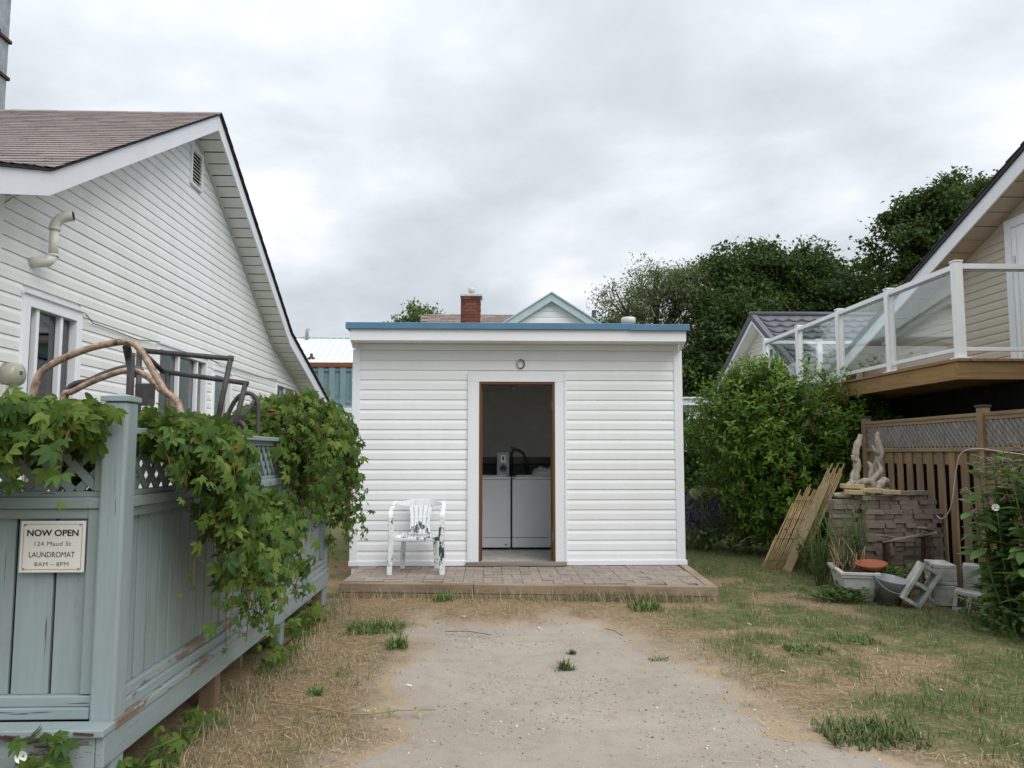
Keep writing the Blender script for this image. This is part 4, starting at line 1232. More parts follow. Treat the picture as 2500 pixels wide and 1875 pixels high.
tree('maple_tree', 'broad dark green maple behind the tiled outbuilding', (10.2, 27.5, 0), 4.0, .32,
     [((8.2, 27, 7.3), (1.1, 1.4, 1.35)), ((9.3, 26.6, 6.0), (1.2, 1.5, 1.3)), ((9.9, 27.6, 8.0), (1.2, 1.4, 1.15)), ((11.3, 26.6, 6.4), (1.2, 1.4, 1.3)), ((11.9, 27.6, 7.9), (1.2, 1.4, 1.2)), ((13.2, 27, 7.0), (1.2, 1.5, 1.3)), ((8.6, 26.2, 4.6), (1.4, 1.4, 1.2)), ((10.8, 26.0, 4.7), (1.5, 1.3, 1.1)), ((13, 26.3, 5.0), (1.6, 1.5, 1.3))],
     MAPLE, 720, 95, 'maple_leaf', .145, 11, .24)
tree('maple_tree', 'dark green tree crowded between the garage and the tiled outbuilding', (7.2, 25.5, 0), 3.2, .30,
     [((7.9, 25.3, 5.4), (1.1, 1.5, 1.5)), ((6.4, 25.2, 3.6), (1.5, 1.4, 1.2)), ((8.2, 25, 3.8), (1.8, 1.5, 1.6)), ((6.0, 25.2, 2.4), (1.5, 1.2, 1.2)), ((8, 25, 2.4), (1.8, 1.2, 1.2))],
     MAPLE, 460, 90, 'maple_leaf', .145, 13, .26)
tree('shade_tree', 'tallest dark tree rising behind the beige house gable', (14.3, 23.5, 0), 5.0, .36,
     [((12.75, 23, 7.9), (1.0, 1.5, 1.05)), ((13.9, 23, 8.9), (1.2, 1.6, .95)), ((14.9, 23.4, 9.1), (1.0, 1.3, .8)), ((14.2, 23, 7.6), (1.5, 1.7, 1.2)), ((15.8, 23, 8.6), (1.7, 1.7, 1.4)), ((13.6, 22.8, 6.2), (1.7, 1.6, 1.2)), ((15.6, 22.8, 6.6), (1.9, 1.6, 1.5)), ((12.5, 22.6, 5.0), (1.4, 1.4, 1.1)), ((17, 23, 7.4), (1.6, 1.6, 1.6))],
     MAPLE, 600, 95, 'maple_leaf', .14, 17, .22)
tree('leafy_tree', 'bright green tree top just above the deck railing', (11.2, 19.5, 0), 3.6, .16,
     [((11.0, 19.4, 4.9), (1.0, 1.0, .8)), ((12.0, 19.5, 5.3), (.9, 1.0, .75)), ((10.3, 19.4, 4.5), (.8, .9, .7))],
     MAPLE, 200, 60, 'shrub_leaf', .12, 19, .22)
tree('willow_tree', 'airy grey-green tree behind the shed roof', (5.6, 26.2, 0), 4.0, .24,
     [((4.5, 26, 6.3), (.95, 1.1, .95)), ((5.6, 26, 7.05), (.85, 1.1, 1.0)), ((6.6, 26, 6.95), (.8, 1.1, 1.05)), ((5.2, 26, 5.3), (1.3, 1.2, .9)), ((6.6, 26, 5.4), (1.1, 1.2, 1.0)), ((4.1, 26, 5.4), (.75, .9, .6)), ((7.1, 26.2, 7.1), (.6, .8, .8))],
     leaf_tpl(.30, 2, .1, .3), 430, 60, 'willow_leaf', .135, 23, .21)
tree('small_tree', 'small distant green tree top left of the brick chimney', (-3.3, 34, 0), 4.5, .16,
     [((-3.9, 34, 6.9), (.6, .7, .5)), ((-3.1, 34, 7.3), (.75, .8, .65)), ((-2.3, 34, 6.9), (.7, .7, .5)), ((-3.2, 34, 6.3), (1.2, .9, .6))],
     MAPLE, 150, 50, 'weed_leaf', .14, 29, .2)

# vine covered hedge by the garage
def leafy_mass(name, label, cat, mat, tpl, lsize, blobs, n, seed, down=.6, inner=.45):
    rg = np.random.default_rng(seed)
    P, D, N0 = [], [], []
    wt = np.array([r[0] * r[2] + r[1] * r[2] for _, r in blobs]); wt = wt / wt.sum()
    for (c, r), k in zip(blobs, (wt * n).astype(int)):
        d = norm(rg.normal(size=(k, 3)))
        rad = rg.uniform(inner, 1.0, (k, 1)) ** .5 * (1 + .05 * rg.normal(size=(k, 1)))
        P.append(np.array(c) + d * rad * np.array(r)); N0.append(norm(d + .3 * rg.normal(size=(k, 3))))
        D.append(norm(rg.normal(size=(k, 3)) * .6 + d * .35 + np.array([0, 0, -down])))
    P, D, N0 = map(np.concatenate, (P, D, N0))
    k = P[:, 2] > .02
    P, D, N0 = P[k], D[k], N0[k]
    t = thing(name, label, cat, (blobs[0][0][0], blobs[0][0][1], 0))
    scatter_obj('foliage', mat, tpl[0], tpl[1], P, frames(D, N0), lsize * rg.uniform(.6, 1.25, len(P)), rg.random(len(P)), t)
    return t
leafy_mass('ivy_hedge', 'tall ivy hedge between the shed corner and the round shrub', 'hedge', 'maple_leaf', LEAFW, .13,
           [((4.3, 14.6, 1.5), (1.2, .8, 1.0)), ((5.4, 14.8, 1.5), (1.2, .8, 1.1)), ((4.2, 14.3, .6), (1.4, .9, .8)), ((3.4, 14.6, 1.2), (.8, .8, 1.2))], 11000, 31, .6, .2)

# ================================================================== SHRUB WITH SHOOTS
def shoots_mesh(tips, dirs, L, nl, lsize, rg, tpl):
    """leafy shoots: each has nl leaves in pairs along its length"""
    n = len(tips)
    k = np.arange(nl)
    t = (k + .5) / nl
    P = tips[:, None, :] + dirs[:, None, :] * (L[:, None, None] * t[None, :, None])
    a = rg.uniform(0, 6.28, (n, 1)) + k[None] * 2.4
    side = norm(np.cross(dirs, np.array([.3, .2, 1.0])))
    s2 = np.cross(dirs, side)
    rad = side[:, None, :] * np.cos(a)[..., None] + s2[:, None, :] * np.sin(a)[..., None]
    D = norm(rad * .9 + dirs[:, None, :] * (.35 + .5 * t[None, :, None]) + rg.normal(size=P.shape) * .15)
    N0 = norm(dirs[:, None, :] * .9 - rad * .5 + np.array([0, 0, .4]) + rg.normal(size=P.shape) * .2)
    P, D, N0 = P.reshape(-1, 3), D.reshape(-1, 3), N0.reshape(-1, 3)
    sc = lsize * rg.uniform(.65, 1.2, len(P))
    rnd = np.clip(np.repeat(rg.random(n), nl) * .6 + rg.random(len(P)) * .25 + np.tile(t, n) * .15, 0, .98)
    return P, frames(D, N0), sc, rnd
shrub = thing('round_shrub', 'big round green shrub beside the bamboo mats', 'shrub', (4.35, 11.2, 0))
rg = np.random.default_rng(41)
SB = [((4.25, 11.2, 1.45), (1.22, 1.05, 1.25)), ((3.75, 11.1, 1.7), (.80, .9, .95)), ((5.0, 11.1, 1.55), (.80, .85, 1.0)), ((4.3, 11.0, .65), (.85, .8, .75)), ((3.9, 11.0, 2.25), (.52, .6, .45))]
tips, dirs = [], []
for (c, r), k in zip(SB, (900, 480, 460, 420, 200)):
    d = norm(rg.normal(size=(k, 3)) + np.array([0, -.15, .15]))
    tips.append(np.array(c) + d * np.array(r) * rg.uniform(.35, .97, (k, 1)) ** .8)
    dirs.append(norm(d * .8 + np.array([0, 0, .55]) + rg.normal(size=(k, 3)) * .3))
tips, dirs = np.concatenate(tips), np.concatenate(dirs)
P, Rm, sc, rn = shoots_mesh(tips, dirs, rg.uniform(.14, .30, len(tips)), 11, .088, rg, LEAF4)
k = P[:, 2] > .05
scatter_obj('foliage', 'shrub_leaf', *LEAF4, P[k], Rm[k], sc[k], rn[k], shrub)
# upright shoots standing out of the top
nt = 70
px_ = rg.uniform(3.1, 5.75, nt)
tp = np.stack([px_, rg.uniform(10.6, 11.5, nt), 2.35 - .55 * ((px_ - 4.15) / 1.45) ** 2 + rg.uniform(-.25, .2, nt)], 1)
dd = norm(np.stack([rg.normal(0, .22, nt), rg.normal(0, .22, nt), np.ones(nt)], 1))
P, Rm, sc, rn = shoots_mesh(tp, dd, rg.uniform(.25, .48, nt), 14, .085, rg, LEAF4)
scatter_obj('top_shoots', 'shrub_leaf', *LEAF4, P, Rm, sc, np.clip(rn + .25, 0, .98), shrub)
b = B()
for k in range(26):
    a = rg.uniform(0, 6.28); e = np.array([4.35 + 1.0 * math.cos(a) * rg.random(), 11.15 + .8 * math.sin(a) * rg.random(), rg.uniform(1.2, 2.3)])
    b.tube([(4.35 + .15 * math.cos(a), 11.2 + .15 * math.sin(a), -.05), (4.35 + .4 * (e[0] - 4.35), 11.2 + .4 * (e[1] - 11.2), e[2] * .55), e], [.022, .016, .006], 5)
tag(b.go('stems', 'bark', shrub), kind='stuff')
# sparse reddish seed heads
b = B()
for k in range(26):
    d = norm(rg.normal(size=3) + np.array([0, -1.2, .5]))
    c = np.array([4.25, 11.15, 1.5]) + d * np.array([1.3, 1.05, 1.2])
    for q in range(7):
        o = rg.normal(0, .025, 3)
        b.add([c + o + np.array(v) * .014 for v in ((1, 0, 0), (-1, 0, 0), (0, 1, 0), (0, -1, 0), (0, 0, 1), (0, 0, -1))], [(0, 2, 4), (2, 1, 4), (1, 3, 4), (3, 0, 4), (2, 0, 5), (1, 2, 5), (3, 1, 5), (0, 3, 5)])
tag(b.go('seed_heads', 'stem_red', shrub), kind='stuff')

# understorey between shed and shrub
leafy_mass('lavender_bush', 'grey-purple lavender bush right of the shed', 'bush', 'purple_bloom', LEAFN, .12,
           [((3.25, 11.9, .42), (.55, .4, .42)), ((2.85, 12.2, .40), (.45, .4, .38))], 1500, 33, -1.0, .3)
leafy_mass('ground_bush', 'low dark green undergrowth right of the shed corner', 'undergrowth', 'weed_leaf', LEAFW, .10,
           [((3.0, 12.0, .15), (.9, .5, .22)), ((3.5, 11.4, .18), (.7, .5, .25)), ((2.75, 13.0, .6), (.6, .5, .7))], 1500, 35, .1, .3)
hs = thing('hosta_plant', 'pale yellow-green hosta in front of the ivy hedge', 'plant', (3.3, 12.1, .5))
rg = np.random.default_rng(37)
for k in range(14):
    a = rg.uniform(-1.4, 1.4) + math.pi; 
    D = norm(np.array([math.sin(a) * 1.0, math.cos(a), rg.uniform(-.35, .5)])); 
    v, f = LEAF4
    Rm = frames(D[None], norm(np.array([[0, -.2, 1.]]) + rg.normal(size=(1, 3)) * .3))[0]
    link('leaf', bpy.data.meshes.get('hosta_leaf') or arrays_mesh('hosta_leaf', v, f, True, rnd=np.zeros(len(v))), hs, 'hosta_leaf', mat4(Rm, (3.25 + rg.normal(0, .12), 11.55 + rg.normal(0, .05), .88 + rg.normal(0, .05)), rg.uniform(.2, .32)))
b = B()
for k in range(5):
    b.tube([(3.2 + k * .04, 11.75, 0), (3.2 + k * .03, 11.6, .85)], .012, 5)
b.go('stalks', 'stem_green', hs)

# ================================================================== TEAL FENCE AND PATIO
fen = thing('painted_fence', 'weathered teal painted wooden fence with lattice top around a raised patio', 'fence', (-1.6, 5, 0))
def fbox(m, u0, u1, w0, w1, z0, z1):
    """m: 'f' front panel (u=x, outward -y, plane y=3.37), 's' side panel (u=y, outward +x, plane x=-1.60)"""
    return B().box(u0, u1, 3.37 - w1, 3.37 - w0, z0, z1) if m == 'f' else B().box(-1.60 + w0, -1.60 + w1, u0, u1, z0, z1)
def fpt(m, u, w, z):
    return (u, 3.37 - w, z) if m == 'f' else (-1.60 + w, u, z)
def panel(m, u0, u1, seed):
    rr = random.Random(seed)
    along = 'teal_x' if m == 'f' else 'teal_y'
    n = int((u1 - u0 - .06) / (.150 if m == 'f' else .118))
    bw = (u1 - u0 - .06) / n
    for k in range(n):
        a = u0 + .03 + k * bw
        gap = (.009 if m == 'f' else .011) + (.008 if rr.random() < .3 else 0)
        fbox(m, a + gap / 2, a + bw - gap / 2, rr.uniform(-.003, .003), .019, .452, 1.214).go('board', 'teal_z', fen, 0.002)
    fbox(m, u0, u1, -.03, -.012, .3, 1.214).go('backing', 'dark_void', fen)  # added sheet, the shade behind the board gaps painted near-black
    for a in (u0, u1 - .05):
        fbox(m, a, a + .05, .0195, .042, .456, 1.213).go('stile', 'teal_z', fen, 0.003)
    fbox(m, u0 + .051, u1 - .051, .0195, .036, 1.172, 1.2135).go('upper_strip', along, fen, 0.003)
    fbox(m, u0, u1, .0, .046, .408, .451).go('lower_strip', 'teal_worn' if m == 's' else along, fen, 0.004)
    fbox(m, u0, u1, .0, .062, .362, .407).go('lower_strip', along, fen, 0.004)
    fbox(m, u0, u1, -.02, .052, 1.215, 1.262).go('middle_rail', along, fen, 0.004)
    fbox(m, u0, u1, -.01, .030, 1.263, 1.286).go('lattice_frame', along, fen, 0.002)
    fbox(m, u0, u1, -.01, .030, 1.498, 1.529).go('lattice_frame', along, fen, 0.002)
    fbox(m, u0, u1, -.05, .065, 1.530, 1.558).go('cap_rail', along, fen, 0.005)
    for a in (u0, u1 - .035):
        fbox(m, a, a + .035, -.009, .033, 1.2865, 1.4975).go('lattice_frame', 'teal_z', fen, 0.002)
    zb, zt = 1.287, 1.497; h = zt - zb
    step_ = .112
    for dirn, w in ((1, .004), (-1, .0135)):
        k = u0 - h
        while k < u1:
            a, c = (k, k + h) if dirn == 1 else (k + h, k)
            z0, z1 = zb, zt
            lo, hi = u0 + .035, u1 - .035
            p0, p1 = a, c
            # clip against the side frames
            def zat(u): return zb + (u - a) / (c - a) * h
            if dirn == 1:
                if p0 < lo: z0 = zat(lo); p0 = lo
                if p1 > hi: z1 = zat(hi); p1 = hi
                ok = p1 - p0 > .03
            else:
                if p1 < lo: z1 = zat(lo); p1 = lo
                if p0 > hi: z0 = zat(hi); p0 = hi
                ok = p0 - p1 > .03
            if ok:
                B().beam(fpt(m, p0, w, z0), fpt(m, p1, w, z1), .036, .009, (0, -1, 0) if m == 'f' else (1, 0, 0)).go('lattice_slat', 'teal_z', fen)
            k += step_
panel('f', -3.45, -1.637, 1)
panel('s', 3.412, 5.90, 2)
panel('s', 6.01, 7.40, 3)
def fpost(x0, x1, y0, y1, zt):
    p = B().box(x0, x1, y0, y1, .02, zt).go('post', 'teal_z', fen, 0.012)
    e_ = .008
    c = B()
    c.box(x0 - e_, x1 + e_, y0 - e_, y1 + e_, zt + .001, zt + .022)
    cx, cy = (x0 + x1) / 2, (y0 + y1) / 2
    c.add([(x0 - e_, y0 - e_, zt + .0225), (x1 + e_, y0 - e_, zt + .0225), (x1 + e_, y1 + e_, zt + .0225), (x0 - e_, y1 + e_, zt + .0225), (cx, cy, zt + .040)], [(0, 1, 4), (1, 2, 4), (2, 3, 4), (3, 0, 4)])
    c.go('post_cap', 'teal_x', p, 0.003)
fpost(-1.634, -1.530, 3.300, 3.408, 1.665)
fpost(-1.625, -1.540, 5.905, 6.005, 1.60)
fpost(-1.625, -1.540, 7.405, 7.49, 1.60)
# ledge and skirt boards
B().box(-3.5, -1.518, 3.19, 3.30, .328, .360).go('ledge', 'teal_rot', fen, 0.006)
B().box(-1.60, -1.515, 3.3005, 7.5, .326, .361).go('ledge', 'teal_worn', fen, 0.006)
B().box(-3.5, -1.56, 3.215, 3.25, .200, .327).go('skirt_board', 'teal_rot', fen, 0.005)
B().box(-1.558, -1.523, 3.212, 7.5, .205, .325).go('skirt_board', 'teal_y', fen, 0.005)
# splintered, rotten strips on the front ledge
rr = random.Random(6)
for k in range(16):
    x = rr.uniform(-2.15, -1.62)
    B().beam((x, 3.186, rr.uniform(.30, .355)), (x + rr.uniform(.03, .10), 3.184, rr.uniform(.30, .35)), .006, rr.uniform(.004, .014)).go('splinter', 'teal_rot' if rr.random() < .5 else 'rust', fen)
for y in (3.35, 4.6, 5.95, 7.4):
    B().box(-1.66, -1.57, y, y + .09, -.05, .3).go('footing_post', 'cedar_z', fen)
B().box(-2.6, -2.5, 3.30, 3.4, -.05, .3).go('footing_post', 'cedar_z', fen)
pt_ = thing('patio_floor', 'raised wooden patio floor behind the teal fence', 'patio', (-2.6, 5.4, 0))
for k in range(14):
    B().box(-3.6 + k * .141, -3.6 + k * .141 + .135, 3.42, 7.45, .27, .30).go('deck_board', 'teal_y', pt_)
for y in (3.5, 5.4, 7.3):
    B().box(-3.6, -1.68, y, y + .06, -.05, .268).go('joist', 'cedar_y', pt_)

# notice on the front panel
sg = thing('notice_sign', 'cream notice board reading NOW OPEN LAUNDROMAT on the teal fence', 'sign', (-1.825, 3.33, 1.06))
SXa, SXb, SZa, SZb = -1.958, -1.692, .952, 1.164
B().box(SXa, SXb, 3.322, 3.327, SZa, SZb).go('board', 'sign_board', sg, 0.001)
bd = B()
i_ = .012
for x0, x1, z0, z1 in ((SXa + i_, SXb - i_, SZb - i_ - .0015, SZb - i_), (SXa + i_, SXb - i_, SZa + i_, SZa + i_ + .0015), (SXa + i_, SXa + i_ + .0015, SZa + i_ + .0016, SZb - i_ - .0016), (SXb - i_ - .0015, SXb - i_, SZa + i_ + .0016, SZb - i_ - .0016)):
    bd.box(x0, x1, 3.3212, 3.3216, z0, z1)
bd.go('border_line', 'ink_grey', sg)
def text(s, x, z, size, width, mat, weight=0.0, serif=False, name='lettering'):
    cu = bpy.data.curves.new('txt', 'FONT')
    cu.body = s; cu.size = size; cu.align_x = 'CENTER'; cu.offset = weight
    cu.space_character = 1.06 if serif else 1.0
    o = bpy.data.objects.new('txt', cu); COL.objects.link(o)
    bpy.context.view_layer.update()
    dg = bpy.context.evaluated_depsgraph_get()
    me = bpy.data.meshes.new_from_object(o.evaluated_get(dg))
    COL.objects.unlink(o); bpy.data.objects.remove(o)
    co = np.zeros(len(me.vertices) * 3); me.vertices.foreach_get('co', co); co = co.reshape(-1, 3)
    k = width / (co[:, 0].max() - co[:, 0].min()); cx = (co[:, 0].max() + co[:, 0].min()) / 2
    V = np.stack([(co[:, 0] - cx) * k + x, np.full(len(co), 3.3209), co[:, 1] + z], 1)
    me.vertices.foreach_set('co', V.astype(np.float32).ravel()); me.materials.clear()
    return link(name, me, sg, mat)
cx_ = (SXa + SXb) / 2
text('NOW OPEN', cx_, 1.103, .036, .212, 'ink_black', .0009)
text('124 Maud St', cx_ + .002, 1.062, .026, .150, 'ink_grey', 0, True)
text('LAUNDROMAT', cx_ + .0, 1.015, .032, .188, 'ink_black', 0.0)
text('8AM \u2013 8PM', cx_, .978, .025, .140, 'ink_grey', 0, True)
for x in (SXa + .02, SXb - .02):
    for z in (SZa + .015, SZb - .015):
        b = B(); b.lathe([(0, .0), (.004, .001), (.004, .003)], (x, 3.3205, z), 8, Matrix.Rotation(R(90), 3, 'X')); b.go('screw', 'galv', sg)

# ------------------------------------------------------------------ creeper
def strands(specs, seed):
    """specs: list of (start, outward vector, length, drop bulge) -> list of paths"""
    rd = random.Random(seed); out = []
    for st, o, L, rise in specs:
        p = Vector(st); d = (Vector(o) + Vector((0, 0, rise))).normalized()
        pts = [p.copy()]; s = 0
        while s < L:
            d = (d + Vector((rd.gauss(0, .10), rd.gauss(0, .10), -.20)) ).normalized() if s > .05 else d
            if s > .25:
                d = (d * .75 + Vector((rd.gauss(0, .12), rd.gauss(0, .12), -1)) * .25).normalized()
            p = p + d * .04; s += .04
            pts.append(p.copy())
        out.append(pts)
    return out
def creeper(name, label, paths, outv, seed, lo, hi, extra=None, stride=1, clampf=None):
    rg = np.random.default_rng(seed)
    t = thing(name, label, 'vine', tuple(paths[0][0][:2]) + (0,))
    b = B()
    P, D, N0, S = [], [], [], []
    outv = np.array(outv)
    for pts in paths:
        if clampf:
            pts = [Vector(clampf(p)) for p in pts]
        b.tube(pts[::2] if len(pts) > 4 else pts, [.0045 * (1 - .6 * i / len(pts[::2])) for i in range(len(pts[::2]))] if len(pts) > 4 else .003, 5)
        n = len(pts)
        for i in range(1, n, stride):
            f = i / n
            for q in range(2 if (f < .5 and rg.random() < .75) else (1 if rg.random() < .85 else 0)):
                c = np.array(pts[i]) + rg.normal(0, .028, 3) + outv * abs(rg.normal(.02, .03))
                P.append(c)
                D.append(norm(np.array([0, 0, -1.0]) * rg.uniform(.6, 1.5) + outv * rg.uniform(0, .6) + rg.normal(0, .45, 3)))
                N0.append(norm(outv * rg.uniform(.7, 1.2) + np.array([0, 0, .55]) + rg.normal(0, .38, 3)))
                S.append(rg.uniform(lo, hi) * (1 - .45 * f * rg.random()) * (.55 if f > .88 else 1))
    if extra is not None:
        P += list(extra[0]); D += list(extra[1]); N0 += list(extra[2]); S += list(extra[3])
    P, D, N0, S = map(np.array, (P, D, N0, S))
    tag(b.go('stems', 'stem_red', t), kind='stuff')
    Rm = frames(D, N0)
    rn = rg.random(len(P))
    # the 300 that show largest are separate leaves, the rest one mass
    size = S / (P[:, 1]) * (1 + .6 * (P @ outv - (P @ outv).mean()))
    order = np.argsort(-size)
    T, TF = CREEP
    nv = 6
    ms = [arrays_mesh('creeper_leaf', T, TF, True, rnd=np.full(len(T), k / nv)) for k in range(nv)]
    for j in order[:300]:
        link('leaf', ms[int(rn[j] * nv)], t, 'creeper_leaf', mat4(Rm[j], P[j], S[j]))
    o = order[300:]
    if len(o):
        scatter_obj('leaf_mass', 'creeper_leaf', T, TF, P[o], Rm[o], S[o], rn[o], t)
    return t
rd = random.Random(12)
sp = []
for k in range(62):
    x = rd.uniform(-2.3, -1.655)
    L = rd.uniform(.2, .45) + (.35 * rd.random() if x < -1.95 else 0)
    if x > -1.96: L = min(L, rd.uniform(.18, .42))
    sp.append(((x, 3.34 + rd.uniform(-.06, .10), 1.55 + rd.uniform(-.03, .03)), (rd.uniform(-.3, .3), -1, 0), L, rd.uniform(.1, .9)))
sp.append(((-1.655, 3.30, 1.58), (.12, -1, 0), .50, .25))
sp.append(((-1.70, 3.40, 1.60), (.5, -1, 0), .26, .5))
for k in range(44):
    sp.append(((rd.uniform(-2.25, -1.67), 3.42, 1.52 + rd.uniform(-.05, .03)), (rd.uniform(-.3, .3), 1, 0), rd.uniform(.2, .42), .1))
sp.append(((-2.03, 3.31, 1.50), (.0, -1, 0), .62, .1))
sp.append(((-2.08, 3.31, 1.50), (.0, -1, 0), .80, .1))
creeper('creeper_vine', 'five-leaved creeper spilling over the front fence panel above the notice', strands(sp, 3), (0, -1, 0), 51, .054, .100,
        clampf=lambda p: (p[0], (min(p[1], 3.29) if p[1] < 3.40 else max(3.43, p[1])) if p[2] < 1.5 else p[1], p[2]))
sp = []
for k in range(60):
    y = 3.47 + rd.random() * .62
    L = rd.uniform(.18, .50) if y < 3.8 else (rd.uniform(.3, .8) if rd.random() < .75 else rd.uniform(.8, 1.15))
    sp.append(((-1.60 + rd.uniform(-.12, .06), y, 1.545 + rd.uniform(-.05, .03)), (1, rd.uniform(-.4, .3), 0), L, rd.uniform(0, .6)))
for k in range(46):                       # growth on the inner side, behind the lattice
    sp.append(((-1.66, rd.uniform(3.45, 5.7), 1.53), (-1, rd.uniform(-.3, .3), 0), rd.uniform(.2, .42), .1))
for k in range(12):
    y = rd.uniform(4.25, 5.1)
    sp.append(((-1.56, y, 1.15 + rd.uniform(-.1, .1)), (1, rd.uniform(-.4, .3), 0), rd.uniform(.3, .85), 0))
for k in range(26):                       # long trailing strands
    y = rd.choice([3.85, 4.0, 4.12, 4.3, 4.55, 4.95, 5.2]) + rd.uniform(-.07, .07)
    sp.append(((-1.56, y, 1.42 if y < 4.1 else 1.15), (1, rd.uniform(-.2, .1), 0), rd.uniform(.8, 1.2) * (1 if y < 4.1 else .75), .1 if y < 4.1 else 0))
for k in range(185):                      # heavy mound at the far end
    y = 5.75 + 1.85 * rd.random()
    f_ = max(0, min(1, (y - 5.6) / 2.05))
    sp.append(((-1.72 + rd.uniform(-.38, .16), y, 1.50 + .36 * math.sin(f_ * math.pi) + rd.uniform(-.12, .05)), (1, rd.uniform(-.5, .5), 0), rd.uniform(.4, 1.0 + .45 * f_), rd.uniform(0, .5)))
creeper('creeper_vine', 'creeper trailing down the side fence, heaped into a mound near the shed', strands(sp, 4), (1, -.25, 0), 53, .050, .092,
        stride=1, clampf=lambda p: ((max(p[0], -1.51) if p[0] > -1.645 else min(p[0], -1.66)) if p[2] < 1.5 else p[0], p[1], p[2]))
# ------------------------------------------------------------------ piled cane furniture on the patio
fu = thing('cane_chair', 'upturned cane chair with worn gold-brown hooped arms behind the fence', 'chair', (-2.1, 4.3, .3))
def spline(pts, n=6):
    P = [Vector(p) for p in pts]; out = []
    for i in range(len(P) - 1):
        p0, p1, p2, p3 = P[max(i - 1, 0)], P[i], P[i + 1], P[min(i + 2, len(P) - 1)]
        for k in range(n):
            t = k / n
            out.append(.5 * ((2 * p1) + (-p0 + p2) * t + (2 * p0 - 5 * p1 + 4 * p2 - p3) * t * t + (-p0 + 3 * p1 - 3 * p2 + p3) * t ** 3))
    return out + [P[-1]]
b = B(); b.tube(spline([(-2.44, 4.2, 1.0), (-2.46, 4.2, 1.55), (-2.445, 4.2, 1.80), (-2.39, 4.2, 1.905), (-2.205, 4.2, 1.998), (-2.05, 4.2, 2.04), (-1.955, 4.2, 2.045), (-1.89, 4.2, 2.0), (-1.76, 4.2, 1.79), (-1.66, 4.2, 1.64), (-1.66, 4.2, 1.0)]), .019, 12); b.go('arm_hoop', 'cane_gold', fu)
b = B(); b.tube(spline([(-2.50, 4.55, .9), (-2.49, 4.55, 1.70), (-2.42, 4.55, 1.81), (-2.17, 4.55, 1.92), (-2.04, 4.55, 1.915), (-1.93, 4.55, 1.82), (-1.83, 4.55, 1.68), (-1.80, 4.55, .9)]), .018, 12); b.go('arm_hoop', 'cane_gold', fu)
b = B(); b.tube(spline([(-2.55, 4.62, .9), (-2.52, 4.62, 1.74), (-2.36, 4.62, 1.88), (-2.16, 4.62, 1.955), (-2.06, 4.60, 1.93)]), .018, 10); b.go('back_hoop', 'cane_dark', fu)
b = B(); b.tube([(-1.975, 4.22, 2.02), (-2.09, 4.55, 1.9)], .022, 10); b.go('strut', 'cane_dark', fu)
b = B(); b.tube([(-1.985, 4.3, 2.0), (-1.985, 4.3, 1.55)], .020, 10); b.go('strut', 'cane_dark', fu)
b = B(); b.box(-2.05, -1.94, 4.50, 4.52, 1.72, 1.85); b.go('brace_plate', 'cane_dark', fu, 0.004)
b = B(); b.tube([(-2.45, 4.2, 1.05), (-1.66, 4.2, 1.05)], .02, 8); b.tube([(-2.45, 4.2, 1.05), (-2.49, 4.55, 1.05)], .02, 8); b.tube([(-1.66, 4.2, 1.05), (-1.80, 4.55, 1.05)], .02, 8); b.tube([(-2.49, 4.55, 1.05), (-1.80, 4.55, 1.05)], .02, 8); b.go('seat_frame', 'cane_dark', fu)
for x, y in ((-2.45, 4.2), (-1.66, 4.2), (-2.49, 4.55), (-1.80, 4.55)):
    b = B(); b.tube([(x, y, .30), (x, y, 1.05)], .02, 8); b.go('leg', 'cane_dark', fu)
ft = thing('dark_cane_chair', 'dark cane chair frame with square bars and hoop, stacked behind the fence', 'chair', (-2, 5.2, .3))
def bar(a, c, r=.018, n='bar'):
    b = B(); b.tube([a, c], r, 10); b.go(n, 'cane_dark', ft)
bar((-2.335, 5.2, 2.132), (-1.725, 5.2, 2.078)); bar((-1.737, 5.2, 2.10), (-1.845, 5.2, 1.50)); bar((-2.36, 5.22, 2.14), (-2.345, 5.22, 1.5))
bar((-2.27, 5.38, 2.01), (-1.675, 5.38, 1.928)); bar((-1.69, 5.38, 1.945), (-1.80, 5.38, 1.45)); bar((-2.23, 5.38, 2.0), (-2.22, 5.38, 1.4))
bar((-2.335, 5.2, 2.125), (-2.27, 5.38, 2.015)); bar((-2.335, 5.2, 1.70), (-1.82, 5.2, 1.63)); bar((-2.0, 5.25, 1.72), (-1.78, 5.25, 1.45)); bar((-1.92, 5.3, 1.70), (-1.68, 5.36, 1.47))
bar((-2.345, 5.22, 1.5), (-2.345, 5.22, .30), n='leg'); bar((-2.22, 5.38, 1.4), (-2.22, 5.38, .30), n='leg'); bar((-1.845, 5.2, 1.5), (-1.86, 5.2, .30), n='leg'); bar((-1.80, 5.38, 1.45), (-1.83, 5.38, .30), n='leg')
b = B(); b.tube(spline([(-1.86, 5.5, 1.5), (-1.85, 5.5, 1.70), (-1.79, 5.5, 1.83), (-1.71, 5.5, 1.87), (-1.65, 5.5, 1.82), (-1.635, 5.5, 1.70), (-1.635, 5.5, 1.5)]), .016, 10); b.go('hoop', 'cane_dark', ft)
b = B(); b.tube(spline([(-1.84, 5.45, 1.45), (-1.84, 5.45, 1.58), (-1.79, 5.45, 1.66), (-1.72, 5.45, 1.64), (-1.69, 5.45, 1.5)]), .018, 10); b.go('hoop', 'cane_dark', ft)
bar((-1.66, 5.5, 1.82), (-1.85, 5.5, 1.54), .015); bar((-1.86, 5.5, 1.5), (-1.86, 5.5, .30), .016, 'leg'); bar((-1.635, 5.5, 1.5), (-1.67, 5.5, .30), .016, 'leg')

